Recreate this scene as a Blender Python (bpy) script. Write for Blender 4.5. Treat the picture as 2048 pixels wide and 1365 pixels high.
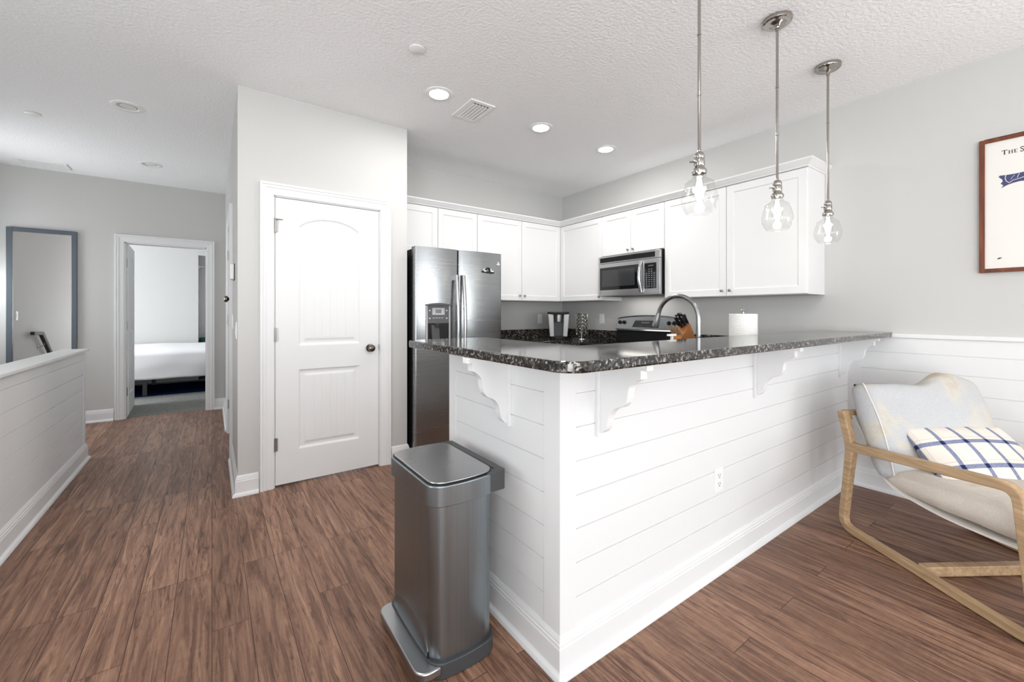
import bpy, bmesh, math, random
from mathutils import Matrix, Vector, noise
random.seed(4)
PI = math.pi
S = bpy.context.scene
C = S.collection
for o in list(bpy.data.objects):
    bpy.data.objects.remove(o)

# ------------------------------------------------------------------ camera
cam_d = bpy.data.cameras.new('camera')
cam = bpy.data.objects.new('camera', cam_d)
C.objects.link(cam)
cam.location = (0, 0, 1.222)
cam.rotation_euler = (PI/2, 0, math.radians(-35.574))
cam_d.sensor_width = 36
cam_d.lens = 839.33/2048*36
cam_d.shift_y = -(682.5-626)/2048
cam_d.clip_start = .02
S.camera = cam

# ------------------------------------------------------------------ world, exposure
W = bpy.data.worlds.new('sky')
S.world = W
W.use_nodes = True
W.node_tree.nodes['Background'].inputs[0].default_value = (.93, .96, 1, 1)
W.node_tree.nodes['Background'].inputs[1].default_value = 1.6
S.view_settings.view_transform = 'Standard'
S.view_settings.look = 'None'
S.view_settings.exposure = -0.1
S.view_settings.gamma = 1
S.view_settings.use_curve_mapping = False
S.cycles.max_bounces = 14
S.cycles.diffuse_bounces = 9
S.cycles.glossy_bounces = 5
S.cycles.transparent_max_bounces = 24
S.cycles.caustics_reflective = False
S.cycles.caustics_refractive = False
S.cycles.sample_clamp_indirect = 4
S.cycles.use_denoising = True

# daylight at unseen windows; left, right, stair and hall ones added for fill
def area_light(name, loc, aim, sx, sy, power, col=(.935, .972, 1)):
    d = bpy.data.lights.new(name, 'AREA')
    d.shape = 'RECTANGLE'; d.size = sx; d.size_y = sy
    d.energy = power; d.color = col
    o = bpy.data.objects.new(name, d)
    C.objects.link(o)
    o.location = loc
    o.rotation_euler = Vector(aim).to_track_quat('-Z', 'Z').to_euler()
    return o
BACK = -8.0
LEFT = -2.05
RIGHT = 3.755
area_light('daylight_back_window', (-.25, BACK-.25, 1.25), (0, 1, .25), 2.7, 2.2, 100)
area_light('daylight_back_window', (2.45, BACK-.25, 1.25), (-.15, 1, .3), 1.9, 2.2, 15)
area_light('daylight_left_window', (LEFT-.25, -5.3, 1.35), (1, .6, 1.3), 2.2, 2.0, 270)
area_light('daylight_left_window', (LEFT-.25, -2.1, 1.35), (1, .1, 1.0), 2.2, 2.0, 235)
area_light('daylight_right_window', (RIGHT+.25, -5.3, 1.35), (-1, 1.5, .5), 2.2, 2.0, 190)
area_light('daylight_right_window', (RIGHT+.25, -2.3, 1.35), (-1, .1, 2.2), 2.2, 2.0, 80)
area_light('daylight_stair_window', (LEFT-.25, 1.5, 1.65), (1, .3, .3), 1.2, 1.5, 34)
area_light('daylight_hall_window', (LEFT-.25, 5.85, 1.55), (1, -.7, -.1), 1.0, 1.4, 48)
area_light('daylight_bedroom_window', (-3.6, 7.3, 1.6), (1, .1, -.1), 1.3, 1.5, 150)

# ------------------------------------------------------------------ material helpers
def new_mat(name):
    m = bpy.data.materials.new(name)
    m.use_nodes = True
    return m, m.node_tree.nodes, m.node_tree.links, m.node_tree.nodes['Principled BSDF']
def srgb(r, g, b):
    f = lambda c: c/255/12.92 if c/255 <= .04045 else ((c/255+.055)/1.055)**2.4
    return (f(r), f(g), f(b), 1)
def plain(name, col, rough=.5, metal=0, spec=.5, bump=None, **kw):
    m, n, l, p = new_mat(name)
    p.inputs['Base Color'].default_value = col
    p.inputs['Roughness'].default_value = rough
    p.inputs['Metallic'].default_value = metal
    p.inputs['Specular IOR Level'].default_value = spec
    for k, v in kw.items():
        p.inputs[k.replace('_', ' ')].default_value = v
    if bump:
        scale, strength, detail = bump
        tc = n.new('ShaderNodeTexCoord'); no = n.new('ShaderNodeTexNoise'); b = n.new('ShaderNodeBump')
        no.inputs['Scale'].default_value = scale; no.inputs['Detail'].default_value = detail
        b.inputs['Strength'].default_value = strength; b.inputs['Distance'].default_value = .01
        l.new(tc.outputs['Object'], no.inputs['Vector']); l.new(no.outputs['Fac'], b.inputs['Height'])
        l.new(b.outputs['Normal'], p.inputs['Normal'])
    return m
def ramp(n, stops, interp='LINEAR'):
    r = n.new('ShaderNodeValToRGB')
    r.color_ramp.interpolation = interp
    e = r.color_ramp.elements
    e[0].position, e[0].color = stops[0]
    e[1].position, e[1].color = stops[-1]
    for pos, col in stops[1:-1]:
        x = e.new(pos); x.color = col
    return r
def mapping(n, l, scale=(1, 1, 1), rot=(0, 0, 0), loc=(0, 0, 0)):
    tc = n.new('ShaderNodeTexCoord'); mp = n.new('ShaderNodeMapping')
    mp.inputs['Scale'].default_value = scale; mp.inputs['Rotation'].default_value = rot; mp.inputs['Location'].default_value = loc
    l.new(tc.outputs['Object'], mp.inputs['Vector'])
    return mp.outputs['Vector']
def noise_node(n, l, vec, scale, detail=4, rough=.5, dist=0):
    x = n.new('ShaderNodeTexNoise')
    x.inputs['Scale'].default_value = scale; x.inputs['Detail'].default_value = detail
    x.inputs['Roughness'].default_value = rough; x.inputs['Distortion'].default_value = dist
    l.new(vec, x.inputs['Vector'])
    return x.outputs['Fac']
def mix(n, l, fac, a, b, mode='MIX'):
    x = n.new('ShaderNodeMix'); x.data_type = 'RGBA'; x.blend_type = mode
    for sock, v in ((x.inputs[0], fac), (x.inputs[6], a), (x.inputs[7], b)):
        if hasattr(v, 'is_linked'): l.new(v, sock)
        else: sock.default_value = v
    return x.outputs[2]
def math_node(n, l, op, a, b=None):
    x = n.new('ShaderNodeMath'); x.operation = op
    for s, v in zip(x.inputs, (a, b)):
        if v is None: continue
        if hasattr(v, 'is_linked'): l.new(v, s)
        else: s.default_value = v
    return x.outputs[0]

M = {}
M['wall'] = plain('grey_wall_paint', (.545, .542, .53, 1), .7, spec=.25, bump=(90, .05, 3))
M['white'] = plain('white_trim_paint', (.735, .74, .745, 1), .5, spec=.12)
M['cab'] = plain('white_cabinet_paint', (.75, .75, .75, 1), .45, spec=.2)
M['plastic'] = plain('white_plastic', (.82, .82, .81, 1), .4)
M['ceil'] = plain('ceiling_texture', (.89, .895, .905, 1), .9, spec=.1, bump=(55, .55, 5))
M['nickel'] = plain('polished_nickel', (.40, .38, .35, 1), .16, 1)
M['chrome'] = plain('chrome', (.72, .72, .72, 1), .12, 1)
M['satin'] = plain('satin_nickel', (.36, .35, .33, 1), .3, 1)
M['bronze'] = plain('antique_nickel_knob', (.16, .145, .125, 1), .22, 1)
M['black'] = plain('black_plastic', (.010, .010, .011, 1), .5, spec=.3)
M['darkgrey'] = plain('dark_grey_plastic', (.045, .047, .05, 1), .42)
M['blackglass'] = plain('black_glass', (.006, .006, .007, 1), .06)
M['greyglass'] = plain('grey_mesh_glass', (.035, .036, .038, 1), .12)
M['panelgrey'] = plain('grey_control_panel', (.085, .085, .09, 1), .45)
M['silver'] = plain('silver_plastic', (.42, .42, .43, 1), .35)
M['paper'] = plain('paper_towel', (.80, .795, .77, 1), .95, spec=.1, bump=(160, .5, 2))
M['print'] = plain('print_paper', (.74, .725, .685, 1), .6, spec=.3)
M['ink'] = plain('black_ink', (.03, .03, .032, 1), .8)
M['navy'] = plain('navy_print_ink', (.055, .062, .145, 1), .8)
M['bluegrey'] = plain('blue_grey_frame', (.075, .09, .11, 1), .4, bump=(30, .1, 3))
M['mirror'] = plain('mirror_glass', (.93, .93, .93, 1), .02, 1)
M['duvet'] = plain('white_bed_linen', (.86, .86, .88, 1), .95, spec=.1, bump=(14, .25, 3))
M['navyrug'] = plain('navy_under_bed_rug', (.012, .03, .12, 1), .95, spec=.05)  # colour of the shaded carpet under the bed
M['greencloth'] = plain('green_cloth', (.01, .07, .055, 1), .8)
M['canvas'] = plain('white_sling_canvas', (.72, .70, .66, 1), .9, spec=.1, bump=(300, .3, 2))
M['handle_tan'] = plain('tan_knife_handle', (.40, .26, .15, 1), .4)
M['darkwood'] = plain('dark_stair_rail_wood', (.018, .011, .008, 1), .6)
M['socket'] = plain('socket_hole', (.1, .1, .1, 1), .6)

def emit(name, col, s):
    m, n, l, p = new_mat(name)
    p.inputs['Base Color'].default_value = col
    p.inputs['Emission Color'].default_value = col
    p.inputs['Emission Strength'].default_value = s
    return m
M['lamp'] = emit('lit_downlight_lens', (1, .98, .95, 1), 270)
M['lamp_room'] = emit('lit_living_room_downlight', (1, .98, .95, 1), 300)  # lens of an unseen ceiling light added as fill
M['lamp_hall'] = emit('lit_walkway_downlight', (1, .98, .95, 1), 190)  # same, added to lift the walkway and half wall
M['filament'] = emit('lit_bulb', (1, .90, .74, 1), 30)

def glass():
    m, n, l, p = new_mat('clear_thin_glass')
    n.remove(p)
    t = n.new('ShaderNodeBsdfTransparent'); g = n.new('ShaderNodeBsdfGlossy'); mx = n.new('ShaderNodeMixShader')
    lw = n.new('ShaderNodeLayerWeight'); lw.inputs['Blend'].default_value = .28
    r = ramp(n, [(0, (.035, .035, .035, 1)), (.5, (.13, .13, .13, 1)), (1, (.85, .85, .85, 1))])
    t.inputs['Color'].default_value = (.955, .96, .955, 1)
    g.inputs['Roughness'].default_value = .03
    l.new(lw.outputs['Facing'], r.inputs['Fac']); l.new(r.outputs['Color'], mx.inputs[0])
    l.new(t.outputs[0], mx.inputs[1]); l.new(g.outputs[0], mx.inputs[2])
    l.new(mx.outputs[0], n['Material Output'].inputs['Surface'])
    return m
M['glass'] = glass()

def steel(name, scale, base=.46, rough=.24, bump=.02, tint=(1, 1, 1.01)):
    m, n, l, p = new_mat(name)
    v = mapping(n, l, scale)
    f = noise_node(n, l, v, 1, 3, .6)
    r = ramp(n, [(.3, (rough-.02,)*3+(1,)), (.7, (rough+.03,)*3+(1,))])
    l.new(f, r.inputs['Fac']); l.new(r.outputs['Color'], p.inputs['Roughness'])
    c = ramp(n, [(.3, (base*.94*tint[0], base*.94*tint[1], base*.94*tint[2], 1)), (.7, (base*1.04*tint[0], base*1.04*tint[1], base*1.04*tint[2], 1))])
    l.new(f, c.inputs['Fac']); l.new(c.outputs['Color'], p.inputs['Base Color'])
    b = n.new('ShaderNodeBump'); b.inputs['Strength'].default_value = bump; b.inputs['Distance'].default_value = .002
    l.new(f, b.inputs['Height']); l.new(b.outputs['Normal'], p.inputs['Normal'])
    p.inputs['Metallic'].default_value = 1
    return m
M['steel_h'] = steel('stainless_brushed_across', (1.5, 1.5, 150), .33, .25, 0, (.97, 1, 1.025))
M['steel_v'] = steel('stainless_brushed_upright', (120, 120, 1.2), .33, .30, 0, (.87, 1, 1.075))
M['steel_m'] = steel('stainless_microwave_front', (1.5, 1.5, 150), .5, .32, 0)
M['steel_dark'] = steel('stainless_faucet', (2, 2, 2), .30, .25, 0)
M['steel_flat'] = steel('stainless_satin', (2, 2, 2), .46, .28, 0)

def wood_floor():
    m, n, l, p = new_mat('brown_laminate_planks')
    tc = n.new('ShaderNodeTexCoord')
    sep = n.new('ShaderNodeSeparateXYZ'); l.new(tc.outputs['Object'], sep.inputs[0])
    cmb = n.new('ShaderNodeCombineXYZ')
    l.new(sep.outputs['Y'], cmb.inputs['X']); l.new(sep.outputs['X'], cmb.inputs['Y'])
    br = n.new('ShaderNodeTexBrick')
    br.offset = .37; br.offset_frequency = 3; br.squash = 1
    br.inputs['Scale'].default_value = 1
    br.inputs['Brick Width'].default_value = 1.21
    br.inputs['Row Height'].default_value = .127
    br.inputs['Mortar Size'].default_value = .0014
    br.inputs['Mortar Smooth'].default_value = .3
    br.inputs['Color1'].default_value = (0, 0, 0, 1); br.inputs['Color2'].default_value = (1, 1, 1, 1)
    br.inputs['Mortar'].default_value = (.5, .5, .5, 1)
    l.new(cmb.outputs[0], br.inputs['Vector'])
    # every plank shifts the grain pattern
    shift = n.new('ShaderNodeVectorMath'); shift.operation = 'MULTIPLY_ADD'
    l.new(br.outputs['Color'], shift.inputs[0]); shift.inputs[1].default_value = (7.3, 9.1, 3)
    l.new(cmb.outputs[0], shift.inputs[2])
    def sc(v, loc=(0, 0, 0)):
        mp = n.new('ShaderNodeMapping'); mp.inputs['Scale'].default_value = v; mp.inputs['Location'].default_value = loc
        l.new(shift.outputs[0], mp.inputs['Vector'])
        return mp.outputs['Vector']
    grain = noise_node(n, l, sc((1.3, 17, 1)), 1.7, 9, .70, 1.1)
    dark = noise_node(n, l, sc((1.7, 20, 1), (3, 1, 0)), 1.5, 8, .66, 2.0)
    ripple = noise_node(n, l, sc((60, 9, 1), (1, 4, 0)), 1, 3, .6, .6)
    base = ramp(n, [(.26, srgb(78, 55, 45)), (.42, srgb(116, 86, 71)), (.55, srgb(146, 113, 94)), (.72, srgb(176, 143, 119))])
    l.new(grain, base.inputs['Fac'])
    dr = ramp(n, [(.33, (.27, .24, .23, 1)), (.40, (.60, .57, .56, 1)), (.45, (1, 1, 1, 1))])
    l.new(dark, dr.inputs['Fac'])
    c = mix(n, l, .75, base.outputs['Color'], dr.outputs['Color'], 'MULTIPLY')
    tone = ramp(n, [(0, (.76, .735, .72, 1)), (1, (1.12, 1.11, 1.09, 1))])
    l.new(br.outputs['Color'], tone.inputs['Fac'])
    c = mix(n, l, 1, c, tone.outputs['Color'], 'MULTIPLY')
    rp = ramp(n, [(.3, (.88, .88, .88, 1)), (.7, (1.1, 1.1, 1.1, 1))])
    l.new(ripple, rp.inputs['Fac'])
    c = mix(n, l, .8, c, rp.outputs['Color'], 'MULTIPLY')
    c = mix(n, l, br.outputs['Fac'], c, srgb(62, 42, 34))
    l.new(c, p.inputs['Base Color'])
    rr = ramp(n, [(.3, (.34,)*3+(1,)), (.75, (.5,)*3+(1,))])
    l.new(ripple, rr.inputs['Fac']); l.new(rr.outputs['Color'], p.inputs['Roughness'])
    p.inputs['Specular IOR Level'].default_value = .28
    h = math_node(n, l, 'MULTIPLY', ripple, .5)
    h = math_node(n, l, 'SUBTRACT', h, br.outputs['Fac'])
    b = n.new('ShaderNodeBump'); b.inputs['Strength'].default_value = .28; b.inputs['Distance'].default_value = .003
    l.new(h, b.inputs['Height']); l.new(b.outputs['Normal'], p.inputs['Normal'])
    return m
M['floor'] = wood_floor()

def granite():
    m, n, l, p = new_mat('speckled_granite')
    tc = n.new('ShaderNodeTexCoord')
    nz = n.new('ShaderNodeTexNoise'); nz.inputs['Scale'].default_value = 60; nz.inputs['Detail'].default_value = 3
    l.new(tc.outputs['Object'], nz.inputs['Vector'])
    off = n.new('ShaderNodeVectorMath'); off.operation = 'MULTIPLY_ADD'
    l.new(nz.outputs['Color'], off.inputs[0]); off.inputs[1].default_value = (.018, .018, .018); l.new(tc.outputs['Object'], off.inputs[2])
    vo = n.new('ShaderNodeTexVoronoi'); vo.inputs['Scale'].default_value = 135
    l.new(off.outputs[0], vo.inputs['Vector'])
    sp = n.new('ShaderNodeSeparateColor'); l.new(vo.outputs['Color'], sp.inputs[0])
    big = noise_node(n, l, tc.outputs['Object'], 26, 3, .6)
    f = math_node(n, l, 'MULTIPLY', sp.outputs[0], .72)
    f = math_node(n, l, 'ADD', f, math_node(n, l, 'MULTIPLY', big, .5))
    r = ramp(n, [(.32, srgb(14, 13, 12)), (.56, srgb(30, 27, 25)), (.72, srgb(56, 52, 48)), (.88, srgb(92, 87, 81)), (1, srgb(160, 156, 150))])
    l.new(f, r.inputs['Fac'])
    l.new(r.outputs['Color'], p.inputs['Base Color'])
    p.inputs['Roughness'].default_value = .07
    p.inputs['Specular IOR Level'].default_value = .55
    return m
M['granite'] = granite()

def oak(name, dark, light, axis=(2, 28, 28)):
    m, n, l, p = new_mat(name)
    v = mapping(n, l, axis)
    g = noise_node(n, l, v, 1.6, 6, .6, .6)
    r = ramp(n, [(.3, dark), (.7, light)])
    l.new(g, r.inputs['Fac']); l.new(r.outputs['Color'], p.inputs['Base Color'])
    p.inputs['Roughness'].default_value = .45
    p.inputs['Specular IOR Level'].default_value = .35
    return m
M['oak'] = oak('washed_oak', srgb(150, 122, 92), srgb(192, 164, 128))
M['redwood'] = oak('red_brown_frame_wood', srgb(84, 40, 22), srgb(122, 66, 38), (20, 20, 2))
M['block'] = oak('honey_beech', srgb(150, 92, 48), srgb(186, 124, 72), (12, 12, 3))

def carpet():
    m, n, l, p = new_mat('grey_carpet')
    v = mapping(n, l)
    f = noise_node(n, l, v, 70, 5, .8)
    r = ramp(n, [(.3, srgb(84, 84, 82)), (.7, srgb(172, 172, 168))])
    l.new(f, r.inputs['Fac']); l.new(r.outputs['Color'], p.inputs['Base Color'])
    p.inputs['Roughness'].default_value = 1; p.inputs['Specular IOR Level'].default_value = .05
    b = n.new('ShaderNodeBump'); b.inputs['Strength'].default_value = .8; b.inputs['Distance'].default_value = .01
    l.new(f, b.inputs['Height']); l.new(b.outputs['Normal'], p.inputs['Normal'])
    return m
M['carpet'] = carpet()

def hide(name, a, b_, c, scale, thr):
    m, n, l, p = new_mat(name)
    v = mapping(n, l)
    f = noise_node(n, l, v, scale, 3, .55, .5)
    r = ramp(n, [(thr-.1, a), (thr, b_), (thr+.14, c)])
    l.new(f, r.inputs['Fac'])
    fine = noise_node(n, l, v, 160, 3, .7)
    rf = ramp(n, [(.3, (.9, .9, .9, 1)), (.7, (1.05, 1.05, 1.05, 1))])
    l.new(fine, rf.inputs['Fac'])
    l.new(mix(n, l, 1, r.outputs['Color'], rf.outputs['Color'], 'MULTIPLY'), p.inputs['Base Color'])
    p.inputs['Roughness'].default_value = .95; p.inputs['Specular IOR Level'].default_value = .1
    wr = noise_node(n, l, v, 9, 2, .5)
    b = n.new('ShaderNodeBump'); b.inputs['Strength'].default_value = .35; b.inputs['Distance'].default_value = .03
    l.new(wr, b.inputs['Height'])
    b2 = n.new('ShaderNodeBump'); b2.inputs['Strength'].default_value = .25; b2.inputs['Distance'].default_value = .003
    l.new(fine, b2.inputs['Height']); l.new(b.outputs['Normal'], b2.inputs['Normal'])
    l.new(b2.outputs['Normal'], p.inputs['Normal'])
    return m
M['hide'] = hide('pale_grey_felt_with_tan_patches', srgb(184, 185, 187), srgb(194, 190, 182), srgb(178, 158, 132), 3.4, .57)
M['seatcloth'] = hide('oatmeal_felt', srgb(204, 196, 186), srgb(211, 203, 192), srgb(196, 181, 160), 4.0, .55)

def plaid():
    m, n, l, p = new_mat('cream_and_navy_plaid')
    tc = n.new('ShaderNodeTexCoord'); sep = n.new('ShaderNodeSeparateXYZ')
    l.new(tc.outputs['Object'], sep.inputs[0])
    def band(s, per, w, ph):
        f = math_node(n, l, 'FRACT', math_node(n, l, 'ADD', math_node(n, l, 'DIVIDE', s, per), ph))
        return math_node(n, l, 'LESS_THAN', f, w)
    bx = band(sep.outputs['X'], .108, .18, .60); by = band(sep.outputs['Y'], .128, .16, .55)
    tx = band(sep.outputs['X'], .108, .02, .30); ty = band(sep.outputs['Y'], .128, .02, .27)
    weave = noise_node(n, l, mapping(n, l, (1, 1, 1)), 420, 2, .7)
    wv = ramp(n, [(.35, srgb(84, 90, 124)), (.65, srgb(158, 162, 182))])
    l.new(weave, wv.inputs['Fac'])
    c = mix(n, l, math_node(n, l, 'MAXIMUM', tx, ty), srgb(218, 212, 202), srgb(196, 187, 176))
    c = mix(n, l, math_node(n, l, 'MAXIMUM', bx, by), c, wv.outputs['Color'])
    c = mix(n, l, math_node(n, l, 'MULTIPLY', bx, by), c, srgb(38, 46, 84))
    l.new(c, p.inputs['Base Color'])
    p.inputs['Roughness'].default_value = .95; p.inputs['Specular IOR Level'].default_value = .1
    b = n.new('ShaderNodeBump'); b.inputs['Strength'].default_value = .3; b.inputs['Distance'].default_value = .03
    l.new(noise_node(n, l, mapping(n, l), 10, 2), b.inputs['Height']); l.new(b.outputs['Normal'], p.inputs['Normal'])
    return m
M['plaid'] = plaid()

# ------------------------------------------------------------------ geometry helpers
class MB:
    def __init__(s): s.v = []; s.f = []; s.sm = []
    def add(s, vs, fs, smooth=False):
        k = len(s.v)
        s.v += [tuple(x) for x in vs]
        for f in fs: s.f.append(tuple(i+k for i in f)); s.sm.append(smooth)
        return s
    def box(s, x0, x1, y0, y1, z0, z1):
        x0, x1 = sorted((x0, x1)); y0, y1 = sorted((y0, y1)); z0, z1 = sorted((z0, z1))
        v = [(x0,y0,z0),(x1,y0,z0),(x1,y1,z0),(x0,y1,z0),(x0,y0,z1),(x1,y0,z1),(x1,y1,z1),(x0,y1,z1)]
        return s.add(v, [(3,2,1,0),(4,5,6,7),(0,1,5,4),(1,2,6,5),(2,3,7,6),(3,0,4,7)])
    def prism(s, poly, axis, a0, a1, smooth=False):
        def P(p, a):
            return {'x': (a, p[0], p[1]), 'y': (p[0], a, p[1]), 'z': (p[0], p[1], a)}[axis]
        n = len(poly)
        v = [P(p, a0) for p in poly]+[P(p, a1) for p in poly]
        s.add(v, [tuple(range(n))[::-1], tuple(range(n, 2*n))])
        k = len(s.v)-2*n
        for i in range(n):
            j = (i+1) % n
            s.f.append((k+i, k+j, k+n+j, k+n+i)); s.sm.append(smooth)
        return s
    def lathe(s, prof, c=(0, 0, 0), seg=32, ang=2*PI, axis='z'):
        n = len(prof)
        v = []
        for i in range(seg):
            a = ang*i/seg
            for r, h in prof:
                p = (r*math.cos(a), r*math.sin(a), h)
                if axis == 'y': p = (p[0], -p[2], p[1])
                if axis == 'x': p = (-p[2], p[0], p[1])
                v.append((c[0]+p[0], c[1]+p[1], c[2]+p[2]))
        f = []
        for i in range(seg):
            j = (i+1) % seg
            for k in range(n-1):
                if prof[k][0] < 1e-6 and prof[k+1][0] < 1e-6: continue
                q = [i*n+k, j*n+k, j*n+k+1, i*n+k+1]
                f.append(q)
        return s.add(v, f, True)
    def tube(s, pts, r, seg=10, closed=False, flat=None):
        # round (or rectangular when flat=(w,h)) bar along a polyline
        pts = [Vector(p) for p in pts]
        n = len(pts); rings = []
        up = None
        for i, p in enumerate(pts):
            a = pts[i-1] if (i or closed) else p
            b = pts[(i+1) % n] if (i < n-1 or closed) else p
            t = (b-a).normalized()
            if up is None:
                up = Vector((0, 0, 1)) if abs(t.z) < .9 else Vector((1, 0, 0))
            x = up.cross(t).normalized(); up = t.cross(x).normalized()
            rr = r[i] if isinstance(r, (list, tuple)) else r
            rings.append([p+(x*math.cos(2*PI*k/seg)+up*math.sin(2*PI*k/seg))*rr for k in range(seg)])
        v = [q for ring in rings for q in ring]; f = []
        for i in range(n if closed else n-1):
            for k in range(seg):
                j = (i+1) % n
                f.append((i*seg+k, i*seg+(k+1) % seg, j*seg+(k+1) % seg, j*seg+k))
        if not closed:
            f.append(tuple(range(seg))[::-1]); f.append(tuple((n-1)*seg+k for k in range(seg)))
        return s.add(v, f, True)
    def rect_path(s, pts, widths, dirn, thick, off=0):
        """bar of width `widths` along a planar path pts (2d s,z), extruded `thick` along third coord"""
        n = len(pts); L = []; R = []
        for i in range(n):
            a = Vector(pts[max(i-1, 0)]); b = Vector(pts[min(i+1, n-1)])
            t = (b-a).normalized(); nn = Vector((-t.y, t.x))
            w = widths[i] if isinstance(widths, (list, tuple)) else widths
            L.append(Vector(pts[i])+nn*w/2); R.append(Vector(pts[i])-nn*w/2)
        v = []
        for i in range(n):
            for q in (L[i], R[i]):
                for o in (off, off+thick): v.append((q.x, o, q.y))
        f = []
        for i in range(n-1):
            a, b = 4*i, 4*(i+1)
            f += [(a, a+1, b+1, b), (a+2, b+2, b+3, a+3), (a, b, b+2, a+2), (a+1, a+3, b+3, b+1)]
        f += [(0, 2, 3, 1), (4*n-4, 4*n-3, 4*n-1, 4*n-2)]
        return s.add(v, f)
    def xform(s, mat, start=0):
        s.v = s.v[:start]+[tuple(mat @ Vector(p)) for p in s.v[start:]]
        return s

ROOT = {}
def top(o):
    while o.parent: o = o.parent
    return o
def obj(name, mb, mat, parent=None, bevel=0, seg=2, w=True, sharp=35):
    """one mesh object; coordinates in world space unless w=False (then local to the thing)"""
    me = bpy.data.meshes.new(name)
    v = mb.v; loc = Vector((0, 0, 0))
    if parent and w:
        inv = ROOT[top(parent)].inverted()
        v = [inv @ Vector(p) for p in v]
    elif not parent and w:
        xs, ys, zs = zip(*v)
        loc = Vector(((min(xs)+max(xs))/2, (min(ys)+max(ys))/2, min(zs)))
        v = [Vector(p)-loc for p in v]
    me.from_pydata(v, [], mb.f)
    for p, sm in zip(me.polygons, mb.sm): p.use_smooth = sm
    bm = bmesh.new(); bm.from_mesh(me)
    bmesh.ops.remove_doubles(bm, verts=bm.verts, dist=1e-5)
    bmesh.ops.recalc_face_normals(bm, faces=bm.faces)
    for e in bm.edges:
        if len(e.link_faces) == 2 and e.calc_face_angle(0) > math.radians(sharp): e.smooth = False
    bm.to_mesh(me); bm.free()
    me.materials.append(M[mat] if isinstance(mat, str) else mat)
    o = bpy.data.objects.new(name, me)
    C.objects.link(o)
    if parent: o.parent = parent
    else:
        o.location = loc
        ROOT[o] = Matrix.Translation(loc)
    if bevel:
        b = o.modifiers.new('bevel', 'BEVEL'); b.width = bevel; b.segments = seg; b.limit_method = 'ANGLE'
        b.angle_limit = math.radians(40)
    return o
def thing(name, label, cat, loc, rz=0, group=None):
    o = bpy.data.objects.new(name, None)
    C.objects.link(o)
    o.location = loc; o.rotation_euler = (0, 0, rz); o.empty_display_size = .05
    ROOT[o] = Matrix.Translation(Vector(loc)) @ Matrix.Rotation(rz, 4, 'Z')
    o['label'] = label; o['category'] = cat
    if group: o['group'] = group
    return o
def tag(o, label, cat, group=None):
    o['label'] = label; o['category'] = cat
    if group: o['group'] = group
    return o
def struct(name, mb, mat, label, bevel=0):
    o = obj(name, mb, mat, None, bevel)
    o['kind'] = 'structure'; o['label'] = label
    return o
def sroot(name, label, loc):
    o = bpy.data.objects.new(name, None); C.objects.link(o); o.location = loc; o.empty_display_size = .05
    ROOT[o] = Matrix.Translation(Vector(loc)); o['kind'] = 'structure'; o['label'] = label
    return o
def arc(cx, cy, r, a0, a1, n=8):
    return [(cx+r*math.cos(math.radians(a0+(a1-a0)*i/n)), cy+r*math.sin(math.radians(a0+(a1-a0)*i/n))) for i in range(n+1)]
def rrect(x0, x1, y0, y1, r, n=6):
    return arc(x1-r, y1-r, r, 0, 90, n)+arc(x0+r, y1-r, r, 90, 180, n)+arc(x0+r, y0+r, r, 180, 270, n)+arc(x1-r, y0+r, r, 270, 360, n)

CEIL = 2.743
# ------------------------------------------------------------------ ROOM SHELL
XR, YF, YP, XP, XPR, YH = 3.755, 4.115, 3.34, .14, 1.318, 6.51
ST0, ST1 = .6, 4.35           # stair opening along y
fl = MB()
fl.box(-.98, XR+.1, BACK-.1, YH+.06, -.06, 0).box(LEFT-.1, -.98, BACK-.1, ST0, -.06, 0).box(LEFT-.1, -.98, ST1, YH+.06, -.06, 0)
fo = obj('floor', fl, 'floor', None, w=False); fo['kind'] = 'structure'; fo['label'] = 'brown wood plank floor of the kitchen, living room and hall'
struct('ceiling', MB().box(LEFT-.1, XR+.1, BACK-.1, YH+.12, CEIL, CEIL+.1), 'ceil', 'white textured ceiling over kitchen and hall')
struct('wall_kitchen', MB().box(XPR-.06, XR, YF, YF+.1, 0, CEIL), 'wall', 'light grey wall behind the refrigerator')
D0, D1, DZ = .345, 1.098, 2.045        # pantry door opening in the front of the closet block
pb = MB()
pb.box(XP, D0, YP, YP+.115, 0, CEIL).box(D1, XPR, YP, YP+.115, 0, CEIL).box(D0, D1, YP, YP+.115, DZ, CEIL)
pb.box(XPR-.1, XPR, YP+.115, YF, 0, CEIL)
struct('wall_pantry', pb, 'wall', 'light grey wall holding the white arched panel door')
H0, H1 = 4.265, 5.125                 # hall side door
hb = MB()
hb.box(XP, XP+.115, YP+.115, H0, 0, CEIL).box(XP, XP+.115, H1, YH, 0, CEIL).box(XP, XP+.115, H0, H1, DZ, CEIL)
struct('wall_hall', hb, 'wall', 'light grey hall wall running back from the corner of the pantry')
B0, B1 = -.82, -.05                   # bedroom doorway
fb = MB()
fb.box(LEFT-.1, B0, YH, YH+.12, 0, CEIL).box(B1, XP+.115, YH, YH+.12, 0, CEIL).box(B0, B1, YH, YH+.12, 2.04, CEIL)
struct('wall_far', fb, 'wall', 'light grey wall at the end of the hall with the bedroom doorway')
def wall_with_windows(axis, pos, a0, a1, wins, d=.12):
    m = MB(); cur = a0
    def bx(p, q, z0, z1):
        if axis == 'y': m.box(p, q, pos-d, pos, z0, z1)
        else: m.box(pos-d, pos, p, q, z0, z1)
    for p, q, z0, z1 in wins:
        bx(cur, p, -1.6 if axis == 'x' else 0, CEIL); bx(p, q, -1.6 if axis == 'x' else 0, z0); bx(p, q, z1, CEIL); cur = q
    bx(cur, a1, -1.6 if axis == 'x' else 0, CEIL)
    return m
bw = [(-1.6, 1.1, .12, 2.35), (1.5, 3.4, .12, 2.35)]
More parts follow.
